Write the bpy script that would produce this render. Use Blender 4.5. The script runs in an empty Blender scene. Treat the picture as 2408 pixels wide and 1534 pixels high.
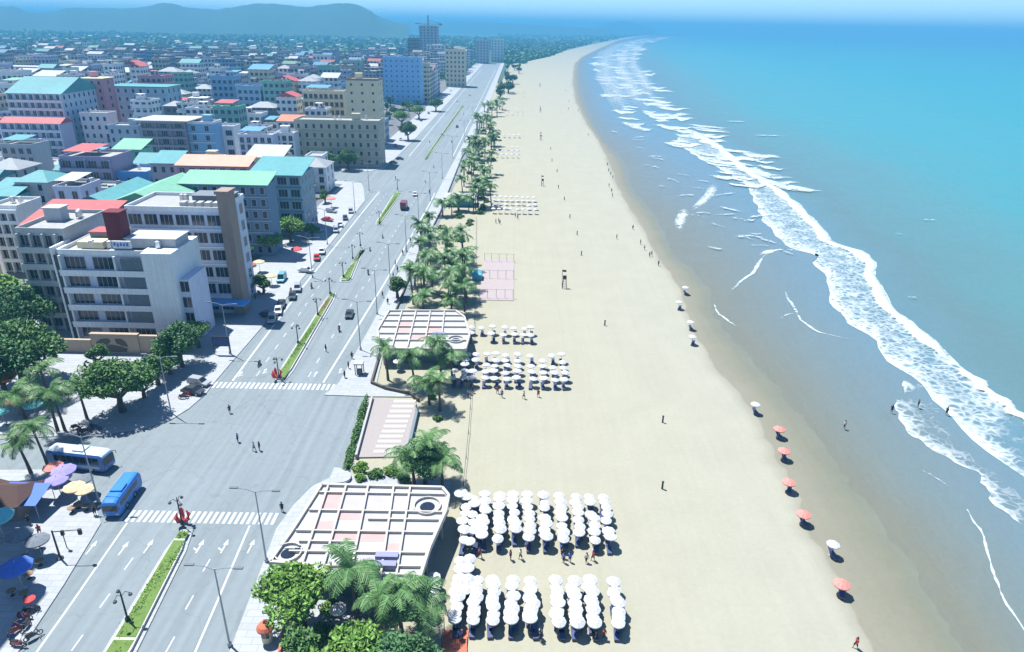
import bpy, math, random
import numpy as np
from mathutils import Vector, Matrix
R = math.radians
C = bpy.context.scene.collection
sc = bpy.context.scene

# ---------------------------------------------------------------- camera, sky, sun, exposure
W_, H_, F_, CH = 2408.0, 1534.0, 1600.0, 65.0
PITCH, ROLL = R(23.75), R(1.15)
fwd = Vector((0, math.cos(PITCH), -math.sin(PITCH)))
ra = Vector((1, 0, 0)); ua = ra.cross(fwd)
rgt = ra * math.cos(ROLL) + ua * math.sin(ROLL)
upv = -ra * math.sin(ROLL) + ua * math.cos(ROLL)
cam_d = bpy.data.cameras.new("camera"); cam = bpy.data.objects.new("camera", cam_d); C.objects.link(cam)
cam.matrix_world = Matrix(((rgt.x, upv.x, -fwd.x, 0), (rgt.y, upv.y, -fwd.y, 0), (rgt.z, upv.z, -fwd.z, CH), (0, 0, 0, 1)))
cam_d.sensor_fit = 'HORIZONTAL'; cam_d.sensor_width = 36; cam_d.lens = 36 * F_ / W_
cam_d.clip_start = 0.5; cam_d.clip_end = 60000
sc.camera = cam

SUN_EL = R(66)
sun_from = Vector((-0.80, 0.60, 0)).normalized()            # where the sun stands, seen from the beach
sdir = Vector((sun_from.x * math.cos(SUN_EL), sun_from.y * math.cos(SUN_EL), math.sin(SUN_EL)))
world = bpy.data.worlds.new("World"); sc.world = world; world.use_nodes = True
nt = world.node_tree
sky = nt.nodes.new('ShaderNodeTexSky'); sky.sky_type = 'NISHITA'; sky.sun_disc = False
sky.sun_elevation = SUN_EL; sky.sun_rotation = math.atan2(sun_from.x, sun_from.y)
sky.air_density = 0.7; sky.dust_density = 0.0; sky.ozone_density = 6.0; sky.altitude = 60
bg = nt.nodes['Background']; bg.inputs[1].default_value = 0.095
nt.links.new(sky.outputs[0], bg.inputs[0])
sl = bpy.data.lights.new("sun", 'SUN'); sl.energy = 4.45; sl.angle = R(0.53); sl.color = (1.0, 0.965, 0.91)
so = bpy.data.objects.new("sun", sl); C.objects.link(so)
so.rotation_euler = sdir.to_track_quat('Z', 'Y').to_euler(); so.location = (0, 0, 300)
sc.view_settings.view_transform = 'Standard'; sc.view_settings.look = 'None'
sc.view_settings.exposure = 1.20; sc.view_settings.gamma = 1.0
sc.cycles.use_denoising = True
sc.cycles.max_bounces = 5; sc.cycles.diffuse_bounces = 3; sc.cycles.transparent_max_bounces = 16
sc.cycles.volume_bounces = 0

# ---------------------------------------------------------------- pixel -> point helpers (photo read at 2408 px wide)
def ray(x, y): return fwd * F_ + rgt * (x - W_ / 2) - upv * (y - H_ / 2)
def P(x, y, z=0.0):
    d = ray(x, y); t = (z - CH) / d.z
    return Vector((d.x * t, d.y * t, z))
def onY(x, y, Y):
    d = ray(x, y); t = Y / d.y
    return Vector((d.x * t, Y, CH + d.z * t))

# ---------------------------------------------------------------- materials
MATS = {}
def mat(name, col, rough=0.8, var=0.12, scale=1.2, bump=0.0, metal=0.0, spec=0.3, island=0.0, wave=None, streak=0.0, coord='Object', detail=5.0, big=0.0):
    if name in MATS: return MATS[name]
    m = bpy.data.materials.new(name); m.use_nodes = True; n = m.node_tree; N = n.nodes; L = n.links
    b = N['Principled BSDF']; b.inputs['Roughness'].default_value = rough; b.inputs['Metallic'].default_value = metal
    b.inputs['Specular IOR Level'].default_value = spec
    tc = N.new('ShaderNodeTexCoord'); out = tc.outputs[coord]
    if coord == 'World': pass
    nz = N.new('ShaderNodeTexNoise'); nz.inputs['Scale'].default_value = scale; nz.inputs['Detail'].default_value = detail
    L.new(out, nz.inputs['Vector'])
    fac = nz.outputs['Fac']
    def math2(op, a, bb, clamp=False):
        q = N.new('ShaderNodeMath'); q.operation = op; q.use_clamp = clamp
        for i, v in enumerate((a, bb)):
            if isinstance(v, (int, float)): q.inputs[i].default_value = v
            else: L.new(v, q.inputs[i])
        return q.outputs[0]
    v = math2('MULTIPLY_ADD', fac, 2 * var); v.node.inputs[2].default_value = 1 - var
    if big:
        n2 = N.new('ShaderNodeTexNoise'); n2.inputs['Scale'].default_value = scale * 0.07; n2.inputs['Detail'].default_value = 3
        L.new(out, n2.inputs['Vector'])
        v2 = math2('MULTIPLY_ADD', n2.outputs['Fac'], 2 * big); v2.node.inputs[2].default_value = 1 - big
        v = math2('MULTIPLY', v, v2)
    if island:
        g = N.new('ShaderNodeNewGeometry')
        vi = math2('MULTIPLY_ADD', g.outputs['Random Per Island'], 2 * island); vi.node.inputs[2].default_value = 1 - island
        v = math2('MULTIPLY', v, vi)
    if streak:
        mp = N.new('ShaderNodeMapping'); mp.inputs['Scale'].default_value = (2.2, 2.2, 0.12); L.new(out, mp.inputs[0])
        n3 = N.new('ShaderNodeTexNoise'); n3.inputs['Scale'].default_value = 1.0; n3.inputs['Detail'].default_value = 4; L.new(mp.outputs[0], n3.inputs['Vector'])
        v3 = math2('MULTIPLY_ADD', n3.outputs['Fac'], 2 * streak); v3.node.inputs[2].default_value = 1 - streak
        v = math2('MULTIPLY', v, v3)
    if wave:
        wv = N.new('ShaderNodeTexWave'); wv.wave_type = 'BANDS'; wv.bands_direction = wave[0]; wv.inputs['Scale'].default_value = wave[1]
        L.new(out, wv.inputs['Vector'])
        vw = math2('MULTIPLY_ADD', wv.outputs['Fac'], wave[2]); vw.node.inputs[2].default_value = 1 - wave[2]
        v = math2('MULTIPLY', v, vw)
        bp = N.new('ShaderNodeBump'); bp.inputs['Strength'].default_value = 0.5; bp.inputs['Distance'].default_value = 0.05
        L.new(wv.outputs['Fac'], bp.inputs['Height']); L.new(bp.outputs[0], b.inputs['Normal'])
    mx = N.new('ShaderNodeVectorMath'); mx.operation = 'SCALE'; mx.inputs[0].default_value = col[:3]
    L.new(v, mx.inputs['Scale']); L.new(mx.outputs[0], b.inputs['Base Color'])
    if bump and not wave:
        bp = N.new('ShaderNodeBump'); bp.inputs['Strength'].default_value = bump; bp.inputs['Distance'].default_value = 0.1
        L.new(fac, bp.inputs['Height']); L.new(bp.outputs[0], b.inputs['Normal'])
    MATS[name] = m
    return m

def wallmat(name, col): return mat('wall_' + name, col, 0.85, 0.12, 0.7, streak=0.2)
WHITE = wallmat('white', (.62, .65, .67)); LILAC = wallmat('lilac_white', (.52, .55, .66)); CREAM = wallmat('cream', (.60, .54, .37))
GREY = wallmat('grey', (.36, .39, .42)); DGREY = wallmat('dark_grey', (.15, .17, .20)); BLUE = wallmat('pale_blue', (.20, .36, .55))
TEALW = wallmat('teal', (.12, .36, .38)); PINK = wallmat('pink', (.50, .24, .28)); BROWN = wallmat('brown', (.26, .20, .17))
SKYB = wallmat('bright_blue', (.10, .30, .60)); GREENW = wallmat('green', (.16, .42, .32)); PURPLE = wallmat('purple_grey', (.27, .26, .36))
YEL = wallmat('yellow', (.52, .42, .22)); SALW = wallmat('salmon', (.52, .30, .24)); MAROON = wallmat('maroon', (.12, .02, .03))
def roofmat(name, col, ax='X'): return mat('tin_' + name, col, 0.6, 0.22, 0.6, wave=(ax, 1.6, 0.22), spec=0.3, big=0.3)
RTEAL = roofmat('teal', (.09, .29, .31)); RGREEN = roofmat('green', (.17, .40, .28)); RRED = roofmat('red', (.42, .10, .10))
RORANGE = roofmat('orange', (.48, .20, .12)); RWHITE = roofmat('white', (.42, .44, .44)); RBLUE = roofmat('blue', (.10, .28, .46)); RGREY = roofmat('grey', (.28, .31, .33))
CONC = mat('roof_concrete', (.30, .31, .31), 0.9, 0.2, 0.8, big=0.2)
GLASS = mat('window_glass', (.014, .02, .035), 0.15, 0.3, 0.9, spec=0.6)
FRAME = mat('window_frame', (.45, .48, .54), 0.6, 0.06)
DARK = mat('dark_metal', (.03, .035, .04), 0.5, 0.1)
STEEL = mat('galvanised_steel', (.30, .33, .36), 0.4, 0.1, metal=0.3)
STAIN = mat('stainless_tank', (.5, .52, .55), 0.3, 0.08, metal=0.7)
LEAF = mat('leaves_green', (.075, .165, .045), 0.6, 0.2, 0.6, island=0.45, spec=0.25)
LEAFB = mat('leaves_bright', (.12, .24, .045), 0.6, 0.2, 0.6, island=0.4, spec=0.25)
LEAFD = mat('leaves_dark', (.055, .14, .05), 0.6, 0.2, 0.6, island=0.45, spec=0.25)
PALM = mat('palm_fronds', (.085, .18, .058), 0.5, 0.2, 0.6, island=0.4, spec=0.35)
BARK = mat('bark', (.10, .085, .07), 0.9, 0.25, 3.0)
TREED = mat('tree_limbs', (.07, .06, .05), 0.9, 0.25, 3.0)
TERR = mat('terracotta', (.40, .12, .07), 0.8, 0.15)
CANV = mat('white_canvas', (.47, .485, .50), 0.7, 0.04)
CANVP = mat('pink_canvas', (.55, .20, .17), 0.7, 0.05); CANVR = mat('red_canvas', (.55, .06, .06), 0.7, 0.05)
CANVO = mat('orange_canvas', (.62, .20, .04), 0.7, 0.05); CANVT = mat('teal_canvas', (.14, .45, .47), 0.7, 0.05)
CANVV = mat('violet_canvas', (.25, .22, .60), 0.7, 0.05); CANVB = mat('blue_canvas', (.06, .14, .50), 0.7, 0.05); CANVC = mat('cream_canvas', (.52, .42, .26), 0.7, 0.05)
LOUNGE = mat('lounger_blue', (.05, .07, .16), 0.6, 0.1); WOOD = mat('weathered_wood', (.22, .15, .09), 0.8, 0.2, 4.0)
SKIN = mat('skin', (.28, .16, .10), 0.6, 0.05); CLOTHD = mat('dark_clothing', (.02, .02, .03), 0.9, 0.1); CLOTHR = mat('red_clothing', (.35, .03, .04), 0.9, 0.1); CLOTHW = mat('white_clothing', (.5, .5, .5), 0.9, 0.1)
HAIR = mat('black_hair', (.01, .01, .01), 0.5, 0.1)
RUBBER = mat('tyre_rubber', (.015, .015, .015), 0.8, 0.1); KERB = mat('kerb_concrete', (.36, .37, .36), 0.8, 0.08)
GRASS = mat('median_grass', (.10, .17, .04), 0.9, 0.35, 1.6, bump=0.8, big=0.3)

# ---------------------------------------------------------------- mesh builder
class MB:
    def __init__(s): s.v = []; s.f = []; s.m = []; s.mi = 0
    def add(s, vs, fs):
        b = len(s.v); s.v += [tuple(v) for v in vs]
        for q in fs: s.f.append(tuple(b + i for i in q)); s.m.append(s.mi)
        return s
    def box(s, x0, x1, y0, y1, z0, z1):
        return s.add([(x0, y0, z0), (x1, y0, z0), (x1, y1, z0), (x0, y1, z0), (x0, y0, z1), (x1, y0, z1), (x1, y1, z1), (x0, y1, z1)],
                     [(0, 3, 2, 1), (4, 5, 6, 7), (0, 1, 5, 4), (1, 2, 6, 5), (2, 3, 7, 6), (3, 0, 4, 7)])
    def prism(s, pts, z0, z1, top=None):
        n = len(pts); vs = [(p[0], p[1], z0) for p in pts] + [(p[0], p[1], z1) for p in (top or pts)]
        return s.add(vs, [tuple(range(n - 1, -1, -1)), tuple(range(n, 2 * n))] + [(i, (i + 1) % n, n + (i + 1) % n, n + i) for i in range(n)])
    def lathe(s, prof, x=0, y=0, n=12, cap=True):
        vs = []
        for r, z in prof:
            for k in range(n):
                a = 2 * math.pi * k / n; vs.append((x + r * math.cos(a), y + r * math.sin(a), z))
        fs = []
        for j in range(len(prof) - 1):
            for k in range(n): fs.append((j * n + k, j * n + (k + 1) % n, (j + 1) * n + (k + 1) % n, (j + 1) * n + k))
        if cap: fs.append(tuple(range(n - 1, -1, -1))); fs.append(tuple((len(prof) - 1) * n + k for k in range(n)))
        return s.add(vs, fs)
    def tube(s, pts, rs, n=6, cap=True):
        pts = [Vector(p) for p in pts]
        if isinstance(rs, (int, float)): rs = [rs] * len(pts)
        vs = []
        for i, p in enumerate(pts):
            d = (pts[min(i + 1, len(pts) - 1)] - pts[max(i - 1, 0)]).normalized()
            a = d.cross(Vector((0, 0, 1)) if abs(d.z) < .9 else Vector((1, 0, 0))).normalized(); b = d.cross(a)
            for k in range(n):
                t = 2 * math.pi * k / n; vs.append(p + (a * math.cos(t) + b * math.sin(t)) * rs[i])
        fs = [(j * n + k, j * n + (k + 1) % n, (j + 1) * n + (k + 1) % n, (j + 1) * n + k) for j in range(len(pts) - 1) for k in range(n)]
        if cap: fs += [tuple(range(n - 1, -1, -1)), tuple((len(pts) - 1) * n + k for k in range(n))]
        return s.add(vs, fs)
    def mesh(s, name, mats, smooth=False):
        me = bpy.data.meshes.new(name); me.from_pydata(s.v, [], s.f)
        for m in (mats if isinstance(mats, (list, tuple)) else [mats]): me.materials.append(m)
        me.polygons.foreach_set('material_index', s.m)
        if smooth: me.polygons.foreach_set('use_smooth', [True] * len(s.f))
        me.update(); return me

def obj(name, me, parent=None, loc=(0, 0, 0), rz=0.0, mats=None, smooth=False):
    if isinstance(me, MB): me = me.mesh(name, mats, smooth)
    o = bpy.data.objects.new(name, me); C.objects.link(o); o.location = loc
    if rz: o.rotation_euler = (0, 0, rz)
    if parent: o.parent = parent
    return o
def tag(o, label=None, cat=None, group=None, kind=None):
    if label: o['label'] = label
    if cat: o['category'] = cat
    if group: o['group'] = group
    if kind: o['kind'] = kind
    return o
def thing(name, label, cat, loc=(0, 0, 0), rz=0.0, group=None):
    o = bpy.data.objects.new(name, None); C.objects.link(o); o.location = loc; o.rotation_euler = (0, 0, rz)
    o.empty_display_size = 0.2
    return tag(o, label, cat, group)
KIDS = {}
def dup(src, loc, rz=0.0, label=None, group=None, scale=None):
    if src.name not in KIDS:
        KIDS[src.name] = [(c, [g for g in bpy.data.objects if g.parent == c]) for c in bpy.data.objects if c.parent == src]
    r = src.copy(); C.objects.link(r); r.location = loc; r.rotation_euler = (0, 0, rz)
    if scale: r.scale = scale if isinstance(scale, (tuple, list)) else (scale,) * 3
    if label: r['label'] = label
    if group: r['group'] = group
    for c, gs in KIDS[src.name]:
        d = c.copy(); C.objects.link(d); d.parent = r
        for g in gs:
            e = g.copy(); C.objects.link(e); e.parent = d
    return r
USED = set()
def place(proto, loc, rz=0.0, label=None, group=None, scale=None):
    """the first use moves the prototype itself, every later one copies it"""
    if proto.name in USED: return dup(proto, loc, rz, label, group, scale)
    if proto.name not in KIDS:
        KIDS[proto.name] = [(c, [g for g in bpy.data.objects if g.parent == c]) for c in bpy.data.objects if c.parent == proto]
    USED.add(proto.name); proto.location = loc; proto.rotation_euler = (0, 0, rz)
    if scale: proto.scale = scale if isinstance(scale, (tuple, list)) else (scale,) * 3
    if label: proto['label'] = label
    if group: proto['group'] = group
    return proto
def ordn(i): return ['first', 'second', 'third', 'fourth', 'fifth', 'sixth', 'seventh', 'eighth', 'ninth', 'tenth', 'eleventh', 'twelfth', 'thirteenth', 'fourteenth', 'fifteenth', 'sixteenth', 'seventeenth', 'eighteenth', 'nineteenth', 'twentieth'][i] if i < 20 else '%dth' % (i + 1)
def interp(tab, v):
    if v <= tab[0][0]: return tab[0][1]
    for (a, b), (c, d) in zip(tab, tab[1:]):
        if v <= c: return b + (d - b) * (v - a) / (c - a)
    return tab[-1][1]

# ---------------------------------------------------------------- the setting: ground, hills, beach, sea
gx = [-19800, -9000, -4000, -2000, -1000, -500, -250, -120, 0, 120, 250, 500, 1000, 2000, 4000, 9000, 19800]; gy = [-150, 0, 100, 200, 300, 450, 700, 1000, 1500, 2200, 3200, 5000, 8000, 12000, 19800]
g = MB(); g.add([(x, y, -.5) for y in gy for x in gx], [(j * 17 + i, j * 17 + i + 1, j * 17 + i + 18, j * 17 + i + 17) for j in range(14) for i in range(16)])
tag(obj('ground', g, mats=mat('ground_scrub', (.050, .085, .055), 0.95, 0.3, 0.02, big=0.3, detail=8)), kind='structure')

# rows of the photo: y, dry-sand edge, wet film edge, inner foam edge, outer foam edge
ROWS = [(80, 1575, 1585, 1600, 1640), (88, 1500, 1510, 1530, 1560), (95, 1455, 1465, 1480, 1530), (103, 1435, 1445, 1460, 1510), (118, 1400, 1412, 1430, 1500), (134, 1368, 1378, 1395, 1500),
 (150, 1352, 1366, 1385, 1510), (175, 1348, 1366, 1392, 1525), (200, 1347, 1368, 1400, 1540), (240, 1355, 1378, 1420, 1555), (270, 1368, 1388, 1440, 1590), (300, 1385, 1402, 1470, 1640), (330, 1408, 1425, 1550, 1700), (380, 1432, 1475, 1600, 1790), (440, 1452, 1490, 1700, 1850),
 (480, 1475, 1530, 1760, 1890), (520, 1500, 1560, 1800, 1930), (560, 1522, 1575, 1840, 1965), (600, 1545, 1600, 1910, 2040), (640, 1575, 1650, 1930, 2062), (690, 1602, 1690, 1950, 2085), (730, 1614, 1690, 1968, 2115), (760, 1625, 1705, 2010, 2160), (800, 1640, 1740, 2055, 2200),
 (840, 1668, 1790, 2090, 2250), (890, 1700, 1830, 2150, 2310), (960, 1768, 1890, 2220, 2400), (1030, 1800, 1950, 2290, 2480), (1090, 1832, 1990, 2345, 2550), (1150, 1872, 2040, 2400, 2620), (1240, 1893, 2120, 2480, 2750), (1340, 1955, 2190, 2560, 2900), (1440, 2012, 2250, 2640, 3000), (1534, 2052, 2300, 2720, 3100)]
def smooth_rows(rows):
    out = []
    for a, b in zip(rows, rows[1:]):
        n = 4 if a[0] > 110 else 2
        for k in range(n): out.append(tuple(p + (q - p) * k / n for p, q in zip(a, b)))
    out.append(rows[-1]); return out
SR = smooth_rows(ROWS)
LAND = [(80, 1555), (88, 1470), (95, 1440), (103, 1398), (118, 1335), (134, 1290), (145, 1240), (152, 1196), (200, 1178)]
rng = random.Random(7)
rows3 = []
for i, (y, d, w, fi, fo) in enumerate(SR):
    land = P(interp(LAND, y), y) if y < 200 else None
    pd, pw, pi, po = P(d, y), P(w, y), P(fi, y), P(fo, y)
    if land is None: land = Vector((-24, pd.y, 0))
    j = 0 if y < 150 else .8
    pd.x += rng.uniform(-j, j) * .6; pw.x += rng.uniform(-j, j)
    rows3.append([land, pd, pw, pi, po])
rows3.append([Vector((p.x, -140, 0)) for p in rows3[-1]])
rows3.insert(0, [Vector((p.x * 19700 / p.y, 19700, 0)) for p in rows3[0]])
def strip_mesh(name, cols, material):
    """cols: list of rows, each a list of (Vector, s)"""
    vs, fs, at = [], [], []
    n = len(cols[0])
    for r in cols:
        for p, s in r: vs.append(tuple(p)); at.append(s)
    for i in range(len(cols) - 1):
        for k in range(n - 1): fs.append((i * n + k, i * n + k + 1, (i + 1) * n + k + 1, (i + 1) * n + k)[::-1])
    me = bpy.data.meshes.new(name); me.from_pydata(vs, [], fs); me.materials.append(material)
    a = me.attributes.new('s', 'FLOAT', 'POINT'); a.data.foreach_set('value', at)
    me.polygons.foreach_set('use_smooth', [True] * len(fs)); me.update()
    return me
def lerpv(a, b, t, z): return Vector((a.x + (b.x - a.x) * t, a.y + (b.y - a.y) * t, z))

def ramp_mat(name, stops, smax, rough, noise_amt, bumps, spec=0.5, rough_far=None, scale=(1, 1, 1)):
    m = bpy.data.materials.new(name); m.use_nodes = True; n = m.node_tree; N = n.nodes; L = n.links
    b = N['Principled BSDF']; b.inputs['Roughness'].default_value = rough; b.inputs['Specular IOR Level'].default_value = spec
    at = N.new('ShaderNodeAttribute'); at.attribute_name = 's'
    tc = N.new('ShaderNodeTexCoord'); mp = N.new('ShaderNodeMapping'); mp.inputs['Scale'].default_value = scale; L.new(tc.outputs['Object'], mp.inputs[0])
    nz = N.new('ShaderNodeTexNoise'); nz.inputs['Scale'].default_value = 0.035; nz.inputs['Detail'].default_value = 6; L.new(mp.outputs[0], nz.inputs[0])
    ad = N.new('ShaderNodeMath'); ad.operation = 'MULTIPLY_ADD'; ad.inputs[1].default_value = noise_amt; L.new(nz.outputs['Fac'], ad.inputs[0])
    su = N.new('ShaderNodeMath'); su.operation = 'SUBTRACT'; L.new(at.outputs['Fac'], su.inputs[0]); su.inputs[1].default_value = noise_amt / 2; L.new(su.outputs[0], ad.inputs[2])
    dv = N.new('ShaderNodeMath'); dv.operation = 'DIVIDE'; L.new(ad.outputs[0], dv.inputs[0]); dv.inputs[1].default_value = smax
    cr = N.new('ShaderNodeValToRGB'); L.new(dv.outputs[0], cr.inputs[0])
    while len(cr.color_ramp.elements) < len(stops): cr.color_ramp.elements.new(0.5)
    for e, (p, c) in zip(cr.color_ramp.elements, stops): e.position = p / smax; e.color = (*c, 1)
    n2 = N.new('ShaderNodeTexNoise'); n2.inputs['Scale'].default_value = 1.6; n2.inputs['Detail'].default_value = 8; L.new(tc.outputs['Object'], n2.inputs[0])
    v = N.new('ShaderNodeMath'); v.operation = 'MULTIPLY_ADD'; L.new(n2.outputs['Fac'], v.inputs[0]); v.inputs[1].default_value = 0.14; v.inputs[2].default_value = 0.93
    mx = N.new('ShaderNodeVectorMath'); mx.operation = 'SCALE'; L.new(cr.outputs[0], mx.inputs[0]); L.new(v.outputs[0], mx.inputs['Scale'])
    L.new(mx.outputs[0], b.inputs['Base Color'])
    h = None
    for sc_, st, d_ in bumps:
        nb = N.new('ShaderNodeTexNoise'); nb.inputs['Scale'].default_value = sc_; nb.inputs['Detail'].default_value = 4; L.new(mp.outputs[0], nb.inputs[0])
        bp = N.new('ShaderNodeBump'); bp.inputs['Strength'].default_value = st; bp.inputs['Distance'].default_value = d_
        L.new(nb.outputs['Fac'], bp.inputs['Height'])
        if h: L.new(h, bp.inputs['Normal'])
        h = bp.outputs[0]
    if h: L.new(h, b.inputs['Normal'])
    return m, b, at, N, L

sand_m, sb, sat, sN, sL = ramp_mat('sand', [(0, (.288, .280, .210)), (0.97, (.276, .278, .228)), (1.03, (.185, .180, .140)), (1.6, (.150, .155, .115)), (2.2, (.125, .145, .125))], 2.5, 0.9, 0.06, [(0.4, 0.22, 0.35), (2.2, 0.15, 0.10)], spec=0.15)
# tracks dragged along the beach, and trampled paler and darker ground
src = sb.inputs['Base Color'].links[0].from_socket
tc_ = sN.new('ShaderNodeTexCoord'); mp_ = sN.new('ShaderNodeMapping'); mp_.inputs['Scale'].default_value = (.9, .025, 1); mp_.inputs['Rotation'].default_value = (0, 0, .04); sL.new(tc_.outputs['Object'], mp_.inputs[0])
n1_ = sN.new('ShaderNodeTexNoise'); n1_.inputs['Scale'].default_value = 1.0; n1_.inputs['Detail'].default_value = 5; sL.new(mp_.outputs[0], n1_.inputs[0])
n2_ = sN.new('ShaderNodeTexNoise'); n2_.inputs['Scale'].default_value = .12; n2_.inputs['Detail'].default_value = 7; n2_.inputs['Roughness'].default_value = .6; sL.new(tc_.outputs['Object'], n2_.inputs[0])
r1_ = sN.new('ShaderNodeMapRange'); r1_.inputs['From Min'].default_value = .3; r1_.inputs['From Max'].default_value = .7; r1_.inputs["To Min"].default_value = .985; r1_.inputs['To Max'].default_value = 1.025; sL.new(n1_.outputs[0], r1_.inputs[0])
r2_ = sN.new('ShaderNodeMapRange'); r2_.inputs['From Min'].default_value = .3; r2_.inputs['From Max'].default_value = .7; r2_.inputs["To Min"].default_value = .965; r2_.inputs['To Max'].default_value = 1.04; sL.new(n2_.outputs[0], r2_.inputs[0])
m1_ = sN.new('ShaderNodeMath'); m1_.operation = 'MULTIPLY'; sL.new(r1_.outputs[0], m1_.inputs[0]); sL.new(r2_.outputs[0], m1_.inputs[1])
s1_ = sN.new('ShaderNodeVectorMath'); s1_.operation = 'SCALE'; sL.new(src, s1_.inputs[0]); sL.new(m1_.outputs[0], s1_.inputs['Scale']); sL.new(s1_.outputs[0], sb.inputs['Base Color'])
# wet sand is glossier
mr = sN.new('ShaderNodeMapRange'); mr.inputs['From Min'].default_value = 0.95; mr.inputs['From Max'].default_value = 1.8; mr.inputs['To Min'].default_value = 0.9; mr.inputs['To Max'].default_value = 0.28
sL.new(sat.outputs['Fac'], mr.inputs[0]); sL.new(mr.outputs[0], sb.inputs['Roughness'])
cols = []
for r in rows3:
    land, d, w, fi, fo = r
    cols.append([(Vector((land.x - 10 if land.x == -24 else land.x, land.y, -.05)), 0), (lerpv(land, d, .5, -.05), .5), (lerpv(land, d, .9, -.05), .9), (lerpv(land, d, 1, -.08), 1), (lerpv(d, w, .5, -.16), 1.5), (lerpv(d, w, 1, -.25), 2), (lerpv(w, fi, .5, -.45), 2.5)])
tag(obj('beach', strip_mesh('beach', cols, sand_m)), kind='structure')

sea_m, seab, _, _, _ = ramp_mat('sea_water', [(2.0, (.130, .138, .110)), (2.4, (.114, .148, .148)), (2.9, (.100, .158, .188)), (3.6, (.085, .165, .205)), (4.3, (.080, .145, .150)), (5.0, (.065, .175, .180)), (5.6, (.035, .200, .215)), (6.3, (.014, .195, .215)), (7, (.008, .180, .205))],
                                7, 0.3, 0.5, [(0.07, 0.5, 1.6), (0.25, 0.4, 0.6), (1.4, 0.35, 0.12)], spec=0.18, scale=(1, .45, 1))
cols = []
for r in rows3:
    land, d, w, fi, fo = r
    z = -.22
    far = Vector((19700, fo.y, z))
    o1 = Vector((fo.x + 25, fo.y, z)); o2 = Vector((fo.x + 90, fo.y, z)); o3 = Vector((fo.x + 420, fo.y, z))
    cols.append([(lerpv(d, w, .75, z), 1.8), (lerpv(w, fi, 0, z), 2), (lerpv(w, fi, .5, z), 2.5), (lerpv(w, fi, 1, z), 3), (lerpv(fi, fo, .5, z), 3.5), (lerpv(fi, fo, 1, z), 4), (o1, 4.6), (o2, 5.4), (o3, 6.3), (Vector((fo.x + 1200, fo.y, z)), 6.8), (Vector((fo.x + 3000, fo.y, z)), 7), (Vector((fo.x + 7000, fo.y, z)), 7), (far, 7)])
tag(obj('sea', strip_mesh('sea', cols, sea_m)), kind='structure')

# ---- foam: broken lace behind the breakers, solid along the crests
def foam_mat(name, lo, hi, scale):
    m = bpy.data.materials.new(name); m.use_nodes = True; n = m.node_tree; N = n.nodes; L = n.links
    b = N['Principled BSDF']; b.inputs['Base Color'].default_value = (.42, .50, .53, 1); b.inputs['Roughness'].default_value = .6
    tc = N.new('ShaderNodeTexCoord'); at = N.new('ShaderNodeAttribute'); at.attribute_name = 's'
    nw = N.new('ShaderNodeTexNoise'); nw.inputs['Scale'].default_value = .5; nw.inputs['Detail'].default_value = 3; L.new(tc.outputs['Object'], nw.inputs[0])
    mixv = N.new('ShaderNodeVectorMath'); mixv.operation = 'MULTIPLY_ADD'; L.new(nw.outputs['Color'], mixv.inputs[0]); mixv.inputs[1].default_value = (2.2, 2.2, 0); L.new(tc.outputs['Object'], mixv.inputs[2])
    vo = N.new('ShaderNodeTexVoronoi'); vo.feature = 'DISTANCE_TO_EDGE'; vo.inputs['Scale'].default_value = scale; L.new(mixv.outputs[0], vo.inputs['Vector'])
    nz = N.new('ShaderNodeTexNoise'); nz.inputs['Scale'].default_value = .22; nz.inputs['Detail'].default_value = 7; nz.inputs['Roughness'].default_value = .65; L.new(tc.outputs['Object'], nz.inputs[0])
    # value = s + noise - k*edge distance
    a = N.new('ShaderNodeMath'); a.operation = 'MULTIPLY_ADD'; L.new(vo.outputs[0], a.inputs[0]); a.inputs[1].default_value = -2.2; L.new(at.outputs['Fac'], a.inputs[2])
    c = N.new('ShaderNodeMath'); c.operation = 'MULTIPLY_ADD'; L.new(nz.outputs['Fac'], c.inputs[0]); c.inputs[1].default_value = 1.9; L.new(a.outputs[0], c.inputs[2])
    mr = N.new('ShaderNodeMapRange'); mr.inputs['From Min'].default_value = lo; mr.inputs['From Max'].default_value = hi; L.new(c.outputs[0], mr.inputs[0])
    L.new(mr.outputs[0], b.inputs['Alpha'])
    bp = N.new('ShaderNodeBump'); bp.inputs['Strength'].default_value = .5; bp.inputs['Distance'].default_value = .15; L.new(nz.outputs['Fac'], bp.inputs['Height']); L.new(bp.outputs[0], b.inputs['Normal'])
    return m
FOAM = foam_mat('foam_lace', 0.80, 1.75, .6)
def resample(pl, n):
    L = [0]
    for a, b in zip(pl, pl[1:]): L.append(L[-1] + (b - a).length)
    out = []
    for i in range(n):
        t = L[-1] * i / (n - 1); k = 0
        while k < len(L) - 2 and L[k + 1] < t: k += 1
        out.append(pl[k].lerp(pl[k + 1], (t - L[k]) / max(1e-6, L[k + 1] - L[k])))
    return out
FZ = [0]
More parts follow.
